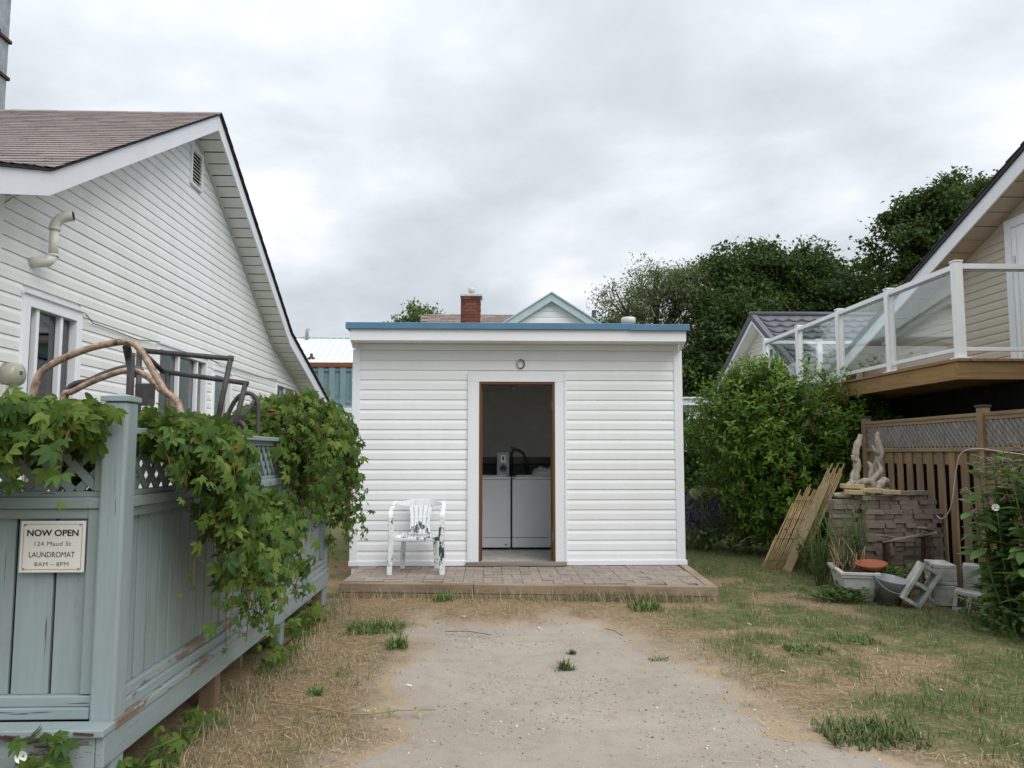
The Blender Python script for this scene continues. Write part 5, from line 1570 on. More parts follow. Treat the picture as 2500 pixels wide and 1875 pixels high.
# ================================================================== PLASTIC CHAIR
pc = thing('plastic_chair', 'white plastic armchair with flaking dark green paint by the doorway', 'chair', (-.82, 8.32, PT))
cx, cy0 = -.77, 8.25
def cp(x, y, z):
    return Vector((cx + x, cy0 + y, PT + z))
# seat with dipped middle and slots between ribs
def strip(pa, pb, th, name, mat='chair_paint', bev=0.004):
    """ribbon solid between two polylines"""
    n = len(pa); vs = []
    for a, c in zip(pa, pb):
        vs += [a, c, a + th, c + th]
    fs = []
    for i in range(n - 1):
        k = i * 4; q = k + 4
        fs += [(k, k + 1, q + 1, q), (k + 2, q + 2, q + 3, k + 3), (k, q, q + 2, k + 2), (k + 1, k + 3, q + 3, q + 1)]
    fs += [(0, 2, 3, 1), ((n - 1) * 4, (n - 1) * 4 + 1, (n - 1) * 4 + 3, (n - 1) * 4 + 2)]
    o = B().add(vs, fs).go(name, mat, pc, bev)
    return o
sw = .225
for k in range(7):
    x0, x1 = -sw + k * .0645 + .004, -sw + (k + 1) * .0645 - .004
    ya = np.linspace(0.02, .42, 8)
    def sz(x, y): return .405 - .022 * (1 - (x / sw) ** 2) - .03 * (y / .42) + (-.035 * max(0, (.07 - y) / .05) if y < .07 else 0)
    strip([cp(x0, y, sz(x0, y)) for y in ya], [cp(x1, y, sz(x1, y)) for y in ya], Vector((0, 0, .008)), 'seat_rib')
strip([cp(x, .012, .352) for x in np.linspace(-.235, .235, 9)], [cp(x, .012, .395 - .02 * (1 - (x / .235) ** 2)) for x in np.linspace(-.235, .235, 9)], Vector((0, .02, 0)), 'seat_front')
for s in (-1, 1):
    strip([cp(s * .232, y, .36) for y in (.03, .2, .42)], [cp(s * .232, y, .41) for y in (.03, .2, .42)], Vector((s * .012, 0, 0)), 'seat_side')
# backrest: five slats fanning up to the top rail
for k in range(5):
    a0, a1 = -.115 + k * .047 + .004, -.115 + (k + 1) * .047 - .004
    ts = np.linspace(0, 1, 6)
    f = lambda a, t: cp(a * (1.05 - .12 * math.sin(math.pi * t) + .10 * t * t), .41 + .10 * t, .38 + .30 * t)
    strip([f(a0, t) for t in ts], [f(a1, t) for t in ts], Vector((0, .010, .002)), 'back_slat')
xsb = np.linspace(-.255, .255, 15)
def by(x): return .53 - .13 * (abs(x) / .255) ** 3
strip([cp(x, by(x), .755 - .035 * (abs(x) / .255) ** 3) for x in xsb], [cp(x, by(x) - .012, .675 + (.028 * max(0, (abs(x) - .11) / .14))) for x in xsb], Vector((0, .012, 0)), 'top_rail')
strip([cp(x, .465, .545) for x in np.linspace(-.115, .115, 5)], [cp(x, .467, .565) for x in np.linspace(-.115, .115, 5)], Vector((0, .012, 0)), 'back_crossbar')
for s in (-1, 1):
    # arm: flat ribbon from the end of the top rail forward and down to the front leg
    arm = [(.255, .40, .735), (.268, .33, .715), (.275, .25, .69), (.278, .15, .665), (.277, .07, .645), (.274, .03, .61), (.270, .015, .56)]
    strip([cp(s * x - .022, y, z) for x, y, z in arm], [cp(s * x + .022, y, z) for x, y, z in arm], Vector((0, .004, .012)), 'arm')
    # front leg: two-plate angle, splayed
    for (xa, xb, dy) in ((.250, .296, 0),):
        lg = [(.268, .02, .60), (.262, .005, .40), (.268, .0, .2), (.276, -.005, 0.0)]
        strip([cp(s * x - .026, y, z) for x, y, z in lg], [cp(s * x + .026, y, z) for x, y, z in lg], Vector((0, .012, 0)), 'leg')
        strip([cp(s * (x + .020), y + .0125, z) for x, y, z in lg], [cp(s * (x + .020), y + .055, z) for x, y, z in lg], Vector((s * .010, 0, 0)), 'leg_web')
    lg = [(.165, .40, .40), (.18, .42, .2), (.187, .445, 0.0)]
    strip([cp(s * x - .025, y, z) for x, y, z in lg], [cp(s * x + .025, y, z) for x, y, z in lg], Vector((0, .012, 0)), 'leg')
    strip([cp(s * (x + .018), y + .0125, z) for x, y, z in lg], [cp(s * (x + .018), y + .05, z) for x, y, z in lg], Vector((s * .010, 0, 0)), 'leg_web')

# ================================================================== RIGHT FENCE
rf = thing('cedar_fence', 'brown cedar board fence with grey lattice top under the deck', 'fence', (4.95, 8, 0))
FX = 4.95
for y in (5.16, 7.57, 9.98):
    p = B().box(FX - .05, FX + .04, y - .045, y + .045, -.05, 1.90).go('post', 'cedar_z', rf, 0.004)
    B().box(FX - .06, FX + .05, y - .055, y + .055, 1.901, 1.925).go('post_cap', 'dark_roof', p, 0.003)
for y0, y1 in ((5.206, 7.524), (7.616, 9.934)):
    B().box(FX - .03, FX + .03, y0, y1, 1.815, 1.85).go('top_rail', 'cedar_y', rf, 0.003)
    B().box(FX - .022, FX + .012, y0, y1, 1.775, 1.8145).go('lattice_rail', 'cedar_y', rf, 0.003)
    B().box(FX - .035, FX + .03, y0, y1, 1.46, 1.505).go('middle_rail', 'cedar_y', rf, 0.003)
    B().box(FX - .001, FX + .02, y0, y1, 1.32, 1.4595).go('upper_rail', 'cedar_y', rf, 0.003)
    B().box(FX - .001, FX + .02, y0, y1, .15, .25).go('lower_rail', 'cedar_y', rf, 0.003)
    n = int((y1 - y0) / .2)
    bw = (y1 - y0) / n
    for k in range(n):
        y = y0 + k * bw
        B().box(FX - .020, FX - .002, y + .02, y + .138, .04, 1.455).go('board', 'cedar_z', rf, 0.003)
    # lattice, two layers of diagonals
    zb, zt = 1.506, 1.774; h = zt - zb
    for dirn, w in ((1, -.012), (-1, -.002)):
        k = y0 - h
        while k < y1:
            a, c = (k, k + h) if dirn == 1 else (k + h, k)
            z0, z1 = zb, zt
            zat = lambda u: zb + (u - a) / (c - a) * h
            p0, p1 = a, c
            if dirn == 1:
                if p0 < y0: z0 = zat(y0); p0 = y0
                if p1 > y1: z1 = zat(y1); p1 = y1
            else:
                if p1 < y0: z1 = zat(y0); p1 = y0
                if p0 > y1: z0 = zat(y1); p0 = y1
            if abs(p1 - p0) > .04:
                B().beam((FX + w, p0, z0), (FX + w, p1, z1), .040, .008, (1, 0, 0)).go('lattice_slat', 'grey_lattice', rf)
            k += .075
# cable hanging over the fence
cb = thing('white_cable', 'pale cable looped down from the cedar fence rail', 'cable', (4.88, 7.6, 1.2))
b = B(); b.tube(spline([(4.90, 6.6, 1.40), (4.90, 7.2, 1.455), (4.89, 7.62, 1.49), (4.88, 7.86, 1.44), (4.87, 7.95, 1.25), (4.86, 8.02, .95), (4.86, 8.12, .80), (4.86, 8.25, .74), (4.86, 8.35, .79)]), .0052, 8)
b.go('cable', 'cable_white', cb)

# ================================================================== STACK OF PAVERS
st = thing('paver_stack', 'chest-high stack of grey-brown paving bricks against the cedar fence', 'brick stack', (4.35, 8.6, 0))
bkm = B().box(-.1, .1, -.05, .05, -.0235, .0235).mesh('brick')
rr = random.Random(21)
hC = .049
bk_o = []
def lay(x0, x1, y0, rows, zb=0.0, skip=None):
    for r in range(rows):
        x = x0 + rr.uniform(-.012, .012)
        while x < x1 - .05:
            long_ = rr.random() < .6
            w = .2 if long_ else .1
            if x + w > x1 + .06:
                w, long_ = .1, False
            cx, cyy = x + w / 2, y0 + (.05 if long_ else .1) + rr.uniform(-.024, .020)
            M = Matrix.Translation((cx, cyy, zb + r * hC + hC / 2)) @ Matrix.Rotation(R(rr.uniform(-3, 3) + (0 if long_ else 90)), 4, 'Z') @ Matrix.Rotation(R(rr.uniform(-1, 1)), 4, 'Y')
            link('brick', bkm, st, 'paver_dark', M)
            x += w + rr.uniform(.006, .016)
lay(4.07, 4.88, 8.32, 17)
lay(3.79, 4.06, 8.44, 19)
B().box(4.08, 4.86, 8.50, 8.95, 0, 17 * hC).go('brick_core', 'paver_dark', st)
B().box(3.83, 4.03, 8.60, 8.68, 0, 19 * hC - .01).go('brick_core', 'paver_dark', st)
lay(4.07, 4.88, 8.40, 3, 17 * hC)
lay(4.07, 4.6, 8.60, 3, 17 * hC)
lay(4.07, 4.6, 8.72, 3, 17 * hC)
# loose yellow and grey pavers on top
for k, (x, y, z, a, L, lab) in enumerate([
        (4.02, 8.42, .985, 8, .2, 'yellow paver jutting from the left front of the brick stack'),
        (4.20, 8.40, 1.005, -10, .22, 'pale yellow paver lying left on top of the brick stack'),
        (4.37, 8.36, .99, 4, .2, 'orange-tinged yellow paver at the front edge of the brick stack top'),
        (4.05, 8.55, 1.045, -14, .24, 'topmost pale yellow paver tilted against the driftwood')]):
    Mb = Matrix.Translation((x, y, z + .03)) @ Matrix.Rotation(R(a), 4, 'Z') @ Matrix.Rotation(R(2), 4, 'Y')
    o = B().mbox(Mb, L, .11, .05).go('stone_paver', 'yellow_stone', None, 0.006)
    tag(o, lab, 'paver', 'yellow pavers on the brick stack')
for k, (x, y, lab) in enumerate([(4.56, 8.42, 'grey paver lying right of the yellow ones on the brick stack'), (4.73, 8.45, 'grey paver at the right end of the brick stack top')]):
    o = B().mbox(Matrix.Translation((x, y, 1.007)) @ Matrix.Rotation(R(-8 + 14 * k), 4, 'Z'), .2, .11, .048).go('stone_paver', 'paver_dark', None, 0.005)
    tag(o, lab, 'paver', 'grey pavers on the brick stack')

# driftwood root standing on the stack
dw = thing('driftwood_root', 'bleached driftwood root with two upright prongs on the brick stack', 'driftwood', (4.25, 8.75, .95))
def gnarl(path, rs, name, seed):
    rd = random.Random(seed)
    pts = spline(path, 5)
    rr_ = list(np.interp(np.linspace(0, 1, len(pts)), np.linspace(0, 1, len(rs)), rs) * np.array([1 + .16 * rd.uniform(-1, 1) for _ in pts]))
    b = B(); b.tube(pts, [float(x) for x in rr_], 10)
    b.v = [(x + rd.gauss(0, .0035), y + rd.gauss(0, .0035), z + rd.gauss(0, .003)) for x, y, z in b.v]
    b.go(name, 'drift', dw)
gnarl([(4.22, 8.72, .98), (4.17, 8.74, 1.12), (4.21, 8.75, 1.30), (4.20, 8.75, 1.45), (4.26, 8.76, 1.62), (4.265, 8.76, 1.66)], [.06, .05, .040, .034, .018], 'prong', 1)
gnarl([(4.38, 8.70, .98), (4.44, 8.72, 1.10), (4.43, 8.74, 1.28), (4.48, 8.74, 1.44), (4.46, 8.75, 1.62), (4.475, 8.75, 1.69)], [.06, .055, .042, .034, .010], 'prong', 2)
gnarl([(4.28, 8.70, 1.0), (4.33, 8.70, 1.14), (4.36, 8.72, 1.28), (4.32, 8.72, 1.34)], [.04, .032, .03, .018], 'prong', 3)
gnarl([(4.40, 8.68, 1.08), (4.30, 8.64, 1.10), (4.18, 8.62, 1.08), (4.10, 8.60, 1.02)], [.05, .055, .06, .04], 'root', 4)
gnarl([(4.36, 8.66, 1.05), (4.28, 8.60, 1.02), (4.24, 8.56, .98)], [.06, .06, .04], 'root', 5)
gnarl([(4.22, 8.68, 1.04), (4.08, 8.64, .99), (3.95, 8.60, .97), (3.86, 8.58, .98)], [.06, .05, .04, .018], 'root', 6)
gnarl([(4.44, 8.70, 1.06), (4.48, 8.66, 1.0), (4.45, 8.62, .96)], [.07, .06, .04], 'root', 7)
gnarl([(4.18, 8.70, 1.02), (4.26, 8.72, .99), (4.44, 8.74, 1.0)], [.07, .085, .07], 'root', 8)
gnarl([(4.14, 8.66, 1.08), (4.10, 8.66, 1.13), (4.12, 8.66, 1.17)], [.05, .03, .012], 'root', 9)
gnarl([(4.46, 8.73, 1.42), (4.40, 8.70, 1.47), (4.37, 8.70, 1.53)], [.026, .02, .010], 'root', 10)
gnarl([(4.20, 8.74, 1.35), (4.15, 8.71, 1.38), (4.135, 8.70, 1.42)], [.026, .02, .012], 'root', 11)
gnarl([(4.30, 8.66, 1.10), (4.38, 8.63, 1.20), (4.44, 8.66, 1.26), (4.40, 8.68, 1.36)], [.04, .035, .028, .016], 'root', 12)
gnarl([(4.12, 8.62, 1.00), (4.16, 8.58, 1.10), (4.24, 8.57, 1.13), (4.31, 8.59, 1.06)], [.035, .042, .04, .025], 'root', 13)
gnarl([(4.34, 8.58, 1.00), (4.37, 8.55, 1.09), (4.44, 8.58, 1.14), (4.51, 8.64, 1.08)], [.03, .042, .036, .02], 'root', 14)
gnarl([(4.00, 8.60, 1.00), (4.02, 8.58, 1.08), (4.10, 8.60, 1.12)], [.03, .035, .02], 'root', 15)

# ------------------------------------------------------------------ leaning bamboo mats and plank
bm_ = thing('bamboo_mat', 'wide bamboo screen leaning against the round shrub', 'bamboo screen', (3.55, 9.65, 0))
rr = random.Random(31)
def cane(p, q, r, parent):
    b = B(); b.tube([p, Vector(p).lerp(Vector(q), .5) + Vector((0, 0, rr.uniform(-.01, .01))), q], [r, r * .95, r * .85], 7); b.go('cane', 'bamboo', parent)
for k in range(17):
    x0 = 3.38 + k * .0235; y0 = 9.66 - k * .004
    t1 = 1.0 + (.06 * math.sin(k * 1.3)) + rr.uniform(-.05, .05)
    if k > 11: t1 -= (k - 11) * .01
    if k < 2: t1 = .42 + k * .4
    d = Vector((.66, .42, .98))
    p = Vector((x0, y0, -.01)); cane(p, p + d * t1, .0095, bm_)
for t in (.12, .38, .62, .85):
    p = Vector((3.39, 9.645, -.01)) + Vector((.66, .42, .98)) * t; q = Vector((3.76, 9.58, -.01)) + Vector((.66, .42, .98)) * t
    b = B(); b.tube([p + Vector((0, -.014, .004)), q + Vector((0, -.014, .004))], .004, 5); b.go('binding_wire', 'cable_dark', bm_)
bm2 = thing('bamboo_mat', 'narrow taller bamboo roll standing behind the leaning plank', 'bamboo screen', (3.85, 9.75, 0))
for k in range(9):
    p = Vector((3.72 + k * .022, 9.80 - k * .01, -.01)); cane(p, p + Vector((.66, .30, 1.06)) * (1.18 + .07 * math.sin(k * 2.1)), .0115, bm2)
pl = B().beam((3.66, 9.52, -.01), (4.36, 9.92, 1.06), .115, .03, (-.5, -.55, .65))
tag(pl.go('wooden_plank', 'plank_wood', None, 0.003), 'weathered wooden plank leaning beside the bamboo screen', 'plank')

# ------------------------------------------------------------------ planter with weeds, saucer, bucket
pn = thing('planter_box', 'long pale grey trough planter with stepped rim and weeds', 'planter', (3.95, 8.15, 0))
def frustum(cx, cy, a, w0, l0, w1, l1, z0, z1):
    b = B(); vs = []
    for w, l, z in ((w0, l0, z0), (w1, l1, z1)):
        for sx, sy in ((-1, -1), (1, -1), (1, 1), (-1, 1)):
            v = Matrix.Rotation(R(a), 3, 'Z') @ Vector((sx * w / 2, sy * l / 2, 0)); vs.append((cx + v.x, cy + v.y, z))
    return b.add(vs, [(3, 2, 1, 0), (4, 5, 6, 7), (0, 1, 5, 4), (1, 2, 6, 5), (2, 3, 7, 6), (3, 0, 4, 7)])
PA = -14
frustum(3.73, 7.93, PA, .24, .60, .31, .68, -.01, .22).go('trough', 'planter_grey', pn, 0.01)
def rim(w, l, z0, z1, t):
    for sx, sy, ww, ll in ((0, -1, w, t), (0, 1, w, t), (-1, 0, t, l - 2 * t), (1, 0, t, l - 2 * t)):
        v = Matrix.Rotation(R(PA), 3, 'Z') @ Vector((sx * (w - t) / 2, sy * (l - t) / 2, 0))
        B().mbox(Matrix.Translation((3.73 + v.x, 7.93 + v.y, (z0 + z1) / 2)) @ Matrix.Rotation(R(PA), 4, 'Z'), ww, ll, z1 - z0).go('rim', 'planter_grey', pn, 0.004)
rim(.345, .715, .222, .248, .035)
rim(.37, .74, .249, .275, .04)
frustum(3.73, 7.93, PA, .28, .65, .28, .65, .221, .24).go('soil', 'soil', pn)
sc_ = thing('terracotta_saucer', 'round terracotta saucer resting on the planter', 'saucer', (4.06, 7.82, .37))
Mt = Matrix.Rotation(R(7), 3, 'X') @ Matrix.Rotation(R(-4), 3, 'Y')
b = B(); b.lathe([(0, 0), (.10, 0), (.145, .055), (.152, .06), (.150, .068), (.138, .066), (.098, .014), (0, .012)], (3.82, 7.72, .285), 28, Mt); b.go('dish', 'terracotta', sc_)
bu = thing('metal_bucket', 'tilted grey galvanised bucket in the weeds', 'bucket', (4.0, 7.45, 0))
Mt = Matrix.Rotation(R(7), 3, 'Y') @ Matrix.Rotation(R(9), 3, 'X')
b = B(); b.lathe([(0, .012), (.108, .012), (.112, 0), (.150, .23), (.158, .235), (.158, .245), (.148, .245), (.108, .02), (0, .02)], (3.86, 7.50, 0.0), 30, Mt); b.go('bucket_body', 'galv', bu)
b = B(); b.tube([Vector((3.86, 7.50, 0)) + Mt @ Vector((.155 * math.cos(t), .155 * math.sin(t) * 1.0, .235 - .09 * abs(math.sin(t)))) for t in np.linspace(math.pi, 2 * math.pi, 16)], .004, 6); b.go('handle', 'galv', bu)

def stalks(name, label, cat, base, n, h, spread, seed, lsize=.05, dry=.2, nl=16, mat='weed_leaf', tpl=LEAFN, parent=None):
    rg = np.random.default_rng(seed)
    t = thing(name, label, cat, base)
    b1 = B(); P, D, N0 = [], [], []
    for k in range(n):
        a = rg.uniform(0, 6.28); r0 = spread * .55 * math.sqrt(rg.random())
        p0 = np.array(base) + np.array([r0 * math.cos(a), r0 * math.sin(a), 0])
        hh = h * rg.uniform(.55, 1.05)
        p1 = p0 + np.array([rg.normal(0, spread * .45), rg.normal(0, spread * .3), hh])
        mid = (p0 + p1) / 2 + np.array([rg.normal(0, .03), rg.normal(0, .03), 0])
        b1.tube([p0, mid, p1], [.006, .005, .002], 5)
        for q in range(nl):
            f = rg.uniform(.25, 1)
            c = p0 + (p1 - p0) * f
            P.append(c); D.append(norm(np.array([rg.normal(), rg.normal(), rg.uniform(.1, .9)]))); N0.append(norm(np.array([rg.normal() * .3, rg.normal() * .3, 1])))
    b1.go('stalks', 'stalk_dry' if dry > .5 else 'stem_green', t)
    P, D, N0 = map(np.array, (P, D, N0))
    scatter_obj('leaves', mat, tpl[0], tpl[1], P, frames(D, N0), lsize * rg.uniform(.5, 1.3, len(P)), rg.random(len(P)), t)
    return t
stalks('horseweed', 'tall feathery yellow-green weeds growing in the planter', 'weed', (3.78, 8.08, .23), 26, .78, .26, 61, .055, .2, 26)
stalks('horseweed', 'thin green weed stems left of the brick stack', 'weed', (3.70, 8.50, 0), 14, .95, .22, 62, .05, .2, 18)
stalks('dry_stalks', 'straw-coloured dry stalks in front of the planter weeds', 'weed', (3.68, 7.98, .22), 16, .36, .26, 63, .04, .9, 2, 'hosta_leaf')
stalks('leafy_weed', 'low leafy weeds between planter and bucket', 'weed', (4.06, 7.85, 0), 40, .34, .30, 64, .07, .1, 9, 'weed_leaf', LEAFW)
stalks('leafy_weed', 'leafy weeds at the foot of the planter front', 'weed', (3.46, 7.66, 0), 46, .13, .34, 65, .06, .1, 9, 'weed_leaf', LEAFW)
stalks('leafy_weed', 'weeds behind the leaning plank foot', 'weed', (3.95, 9.25, 0), 30, .55, .36, 66, .06, .1, 12, 'weed_leaf', LEAF4)

# rusty table frame by the stack
tf = thing('rusty_stand', 'rusty angle-iron stand with broken top in front of the bricks', 'stand', (4.55, 8.05, 0))
for x, y, h in ((4.12, 7.98, .52), (4.56, 7.98, .60), (4.18, 8.16, .52), (4.60, 8.16, .58)):
    B().box(x, x + .035, y, y + .035, -.02, h).go('leg', 'rust', tf, 0.003)
B().beam((4.08, 7.985, .53), (4.66, 7.995, .62), .035, .022).go('cross_bar', 'sill_wood', tf, 0.003)
B().beam((4.04, 7.94, .60), (4.30, 8.11, .55), .09, .02).go('top_slat', 'sill_wood', tf, 0.003)
B().beam((4.46, 7.92, .68), (4.74, 8.16, .61), .09, .02).go('top_slat', 'sill_wood', tf, 0.003)
B().beam((4.12, 8.17, .51), (4.64, 8.17, .57), .03, .02).go('cross_bar', 'rust', tf, 0.003)

# cinder blocks
def cinder(label, c, rot, full=True, L=.39):
    t = thing('concrete_block', label, 'concrete block', c, 'loose concrete blocks by the fence')
    M = Matrix.Translation(c) @ rot
    b = B(); W = .19; H = .19; s_ = .036
    for y in (-1, 1):
        b.mbox(M @ Matrix.Translation((0, y * (W - s_) / 2, 0)), L, s_, H)
    for x in (-1, 0, 1):
        b.mbox(M @ Matrix.Translation((x * (L - s_) / 2, 0, 0)), s_, W - 2 * s_ - .0006, H - .0006)
    b.go('block_shell', 'cinder', t, 0.006)
    return t
rz = lambda a: Matrix.Rotation(R(a), 4, 'Z'); rx = lambda a: Matrix.Rotation(R(a), 4, 'X'); ry = lambda a: Matrix.Rotation(R(a), 4, 'Y')
def cols(ex, ey, ez):
    return Matrix((ex, ey, ez)).transposed().to_4x4()
c6, s6 = math.cos(R(58)), math.sin(R(58))
cinder('concrete block standing tilted on end with its hollow cores facing out', (4.06, 7.30, .205), rz(-14) @ cols((c6, 0, s6), (-s6, 0, c6), (0, -1, 0)))
cinder('topmost concrete block of the small pile, open end to the left', (4.40, 7.52, .288), rz(-16) @ cols((0, 1, 0), (0, 0, 1), (1, 0, 0)))
cinder('concrete block lying underneath the topmost block of the pile', (4.40, 7.52, .094), rz(-20) @ cols((0, 1, 0), (0, 0, 1), (1, 0, 0)))
cinder('concrete block right of the pile, half hidden by the milkweed', (4.64, 7.36, .19), rz(-34) @ cols((0, 0, 1), (0, 1, 0), (-1, 0, 0)), L=.39)
cinder('broken white-stained concrete block lying low in front of the pile', (4.46, 7.16, .07), rz(-38) @ ry(8) @ cols((1, 0, 0), (0, 0, -1), (0, 1, 0)), L=.26)
st2 = thing('ground_stick', 'thin bare stick lying across the weeds by the concrete blocks', 'stick', (4.3, 6.9, 0))
b = B(); b.tube([(4.22, 7.05, .16), (4.5, 6.75, .04), (4.7, 6.6, .03)], .006, 5); b.go('stick', 'stalk_dry', st2)

# ------------------------------------------------------------------ milkweed on the right
mw = thing('milkweed_plant', 'tall milkweed clump with big oval leaves and dusky pink flower heads', 'plant', (4.25, 6.25, 0))
rg = np.random.default_rng(71)
lv, lf = leaf_tpl(.44, 5, .10, .30)
mmw = [arrays_mesh('milkweed_leaf', lv, lf, True, rnd=np.full(len(lv), k / 5)) for k in range(5)]
bst = B(); nleaf = 0
BL = B()
extraP = []
for k in range(46):
    x0, y0 = 4.22 + rg.uniform(-.16, .66), 6.2 + rg.uniform(-.40, .45)
    h = rg.uniform(1.0, 1.55) * (1 - .3 * max(0, 4.25 - x0) / .2)
    lean = np.array([rg.normal(0, .10) - .05, rg.normal(0, .08), 0])
    p0 = np.array([x0, y0, -.02]); p1 = p0 + lean * h + np.array([0, 0, h])
    bst.tube([p0, (p0 + p1) / 2 + lean * .1, p1], [.011, .009, .005], 6)
    a0 = rg.uniform(0, 3.14)
    nl = int(h / .085)
    for q in range(nl):
        f = .18 + .82 * (q + .5) / nl
        c = p0 + (p1 - p0) * f
        for s in (0, math.pi):
            a = a0 + q * 1.57 + s + rg.normal(0, .25)
            D = norm(np.array([math.cos(a), math.sin(a), rg.uniform(-.15, .6) + .3 * (f > .85)]))
            N0 = norm(np.array([-.25 * math.cos(a), -.25 * math.sin(a), 1]) + rg.normal(0, .2, 3))
            extraP.append((c, D, N0, rg.uniform(.15, .25) * (1.05 - .45 * max(0, f - .7) / .3)))
    if rg.random() < .8:
        for g in range(2):
            c = p1 + rg.normal(0, .05, 3) * np.array([1, 1, .6]) - np.array([0, 0, .03 + .12 * g])
            fb = B()
            for q in range(22):
                d = norm(rg.normal(size=3) + np.array([0, 0, .3])); o = c + d * .035
                fb.add([o + np.array(v) * .010 for v in ((1, 0, 0), (-1, 0, 0), (0, 1, 0), (0, -1, 0), (0, 0, 1), (0, 0, -1))], [(0, 2, 4), (2, 1, 4), (1, 3, 4), (3, 0, 4), (2, 0, 5), (1, 2, 5), (3, 1, 5), (0, 3, 5)])
            fb.go('flower_head', 'pink_bloom', mw)
tag(bst.go('stems', 'stem_green', mw), kind='stuff')
extraP.sort(key=lambda e_: e_[0][1] + .4 * e_[0][0])
for j, (c, D, N0, s) in enumerate(extraP):
    if j >= 300:
        break
    link('leaf', mmw[j % 5], mw, 'milkweed_leaf', mat4(frames(D[None], N0[None])[0], c, s))
if len(extraP) > 300:
    e4 = extraP[300:]
    scatter_obj('leaf_mass', 'milkweed_leaf', lv, lf, np.array([e_[0] for e_ in e4]), frames(np.array([e_[1] for e_ in e4]), np.array([e_[2] for e_ in e4])), np.array([e_[3] for e_ in e4]), rg.random(len(e4)), mw)
leafy_mass('ground_bush', 'low leafy growth around the milkweed foot', 'undergrowth', 'weed_leaf', LEAFW, .075, [((4.35, 6.0, .08), (.55, .5, .2)), ((4.6, 6.5, .1), (.6, .5, .25))], 900, 73, .1, .3)

def bindweed(label, c, facing, r=.022):
    t = thing('bindweed_flower', label, 'flower', c, 'white bindweed flowers')
    q = Vector(facing).to_track_quat('Z', 'Y').to_matrix()
    n = 15
    b = B(); b.lathe([(.003, -.03), (.006, -.012), (r * .6, -.002), (r, .004)], c, n, q); b.go('petal', 'petal', t)
    b = B(); b.tube([Vector(c) + q @ Vector((0, 0, -.028)), Vector(c) + q @ Vector((.005, 0, -.05)), Vector(c) + q @ Vector((.01, 0, -.10))], .0025, 5); b.go('stalk', 'stem_green', t)
bindweed('white bindweed flower on the milkweed at the right edge', (3.99, 6.02, 1.02), (-.35, -1, .15), .028)
bindweed('white bindweed flower by the rotten fence skirt, upper of two', (-1.79, 3.12, .288), (.2, -1, .25))
bindweed('white bindweed flower below the fence skirt, lower of two', (-1.745, 3.10, .165), (.15, -1, .2))
# bindweed leaves under the fence corner
def leaf_patch(name, label, mat, tpl, ls, pts, seed, cat='weed'):
    rg = np.random.default_rng(seed)
    P = np.array(pts); t = thing(name, label, cat, (float(P[0, 0]), float(P[0, 1]), 0))
    D = norm(np.array([0, -.4, -.7]) + rg.normal(0, .5, P.shape)); N0 = norm(np.array([.1, -.8, .7]) + rg.normal(0, .3, P.shape))
    me = arrays_mesh('leaf', tpl[0], tpl[1], True, rnd=np.zeros(len(tpl[0])))
    Rm = frames(D, N0)
    for j in range(len(P)):
        link('leaf', me, t, mat, mat4(Rm[j], P[j], ls * rg.uniform(.6, 1.2)))
    b = B()
    o = sorted(P.tolist(), key=lambda p: p[2])
    b.tube([(o[0][0], o[0][1] + .03, -.03)] + [tuple(p) for p in o[::3]], .0035, 5); b.go('stem', 'stem_green', t)
    return t
rg = np.random.default_rng(81)
leaf_patch('bindweed_vine', 'bindweed leaves climbing the rotten fence skirt at the corner', 'creeper_leaf', CREEP, .062,
           [(-1.72 + rg.normal(0, .07), 3.14 + rg.normal(0, .02), rg.uniform(.20, .37)) for _ in range(16)] + [(-1.85 + rg.normal(0, .05), 3.14, rg.uniform(.06, .26)) for _ in range(14)], 82, 'vine')
leaf_patch('ground_vine', 'creeper leaves growing out from under the fence skirt', 'creeper_leaf', CREEP, .07,
           [(-1.50 + rg.normal(0, .05), 3.25 + abs(rg.normal(0, .5)), rg.uniform(.02, .2)) for _ in range(34)], 83, 'vine')
leaf_patch('ground_vine', 'creeper leaves under the fence near its far end', 'creeper_leaf', CREEP, .075,
           [(-1.46 + rg.normal(0, .05), 5.9 + rg.uniform(-.7, 1.2), rg.uniform(.02, .22)) for _ in range(36)], 84, 'vine')

# ================================================================== GRASS, STRAW, PEBBLES
rg = np.random.default_rng(91)
BT = np.array([(-.5, 0, 0), (.5, 0, 0), (-.38, .45, .10), (.38, .45, .10), (0, 1, .42)])
BF = [(0, 1, 3, 2), (2, 3, 4, 4)]
def blades(P, h, w, lean, col, name, label, parent=None):
    """quad + tri blades as one object"""
    n = len(P)
    a = rg.uniform(0, 6.28, n)
    out = np.stack([np.cos(a), np.sin(a), 0 * a], 1); side = np.stack([-np.sin(a), np.cos(a), 0 * a], 1)
    ln = lean[:, None]
    p0 = P; up = np.array([0, 0, 1.0])
    p1 = P + (out * ln * .45 + up * np.sqrt(np.maximum(.02, 1 - (ln * .8) ** 2)) * .55) * h[:, None]
    p2 = P + (out * ln * 1.0 + up * np.sqrt(np.maximum(.01, 1 - ln ** 2)) * .95) * h[:, None]
    s = side * w[:, None] * .5
    V = np.stack([p0 - s, p0 + s, p1 + s * .8, p1 - s * .8, p2], 1).reshape(-1, 3)
    k = np.arange(n)[:, None] * 5
    Fc = np.concatenate([k + np.array([[0, 1, 2]]), k + np.array([[0, 2, 3]]), k + np.array([[3, 2, 4]])], 1).reshape(-1, 3)
    C = np.repeat(np.concatenate([col, np.ones((n, 1))], 1), 5, 0)
    return link(name, arrays_mesh(name, V, Fc, False, col=C), parent, 'grass_blade')
def sample(n, x0, x1, y0, y1):
    return rg.uniform(x0, x1, n), rg.uniform(y0, y1, n)
GREEN = np.array([(.065, .125, .032), (.10, .165, .045), (.16, .205, .07), (.14, .165, .065)])
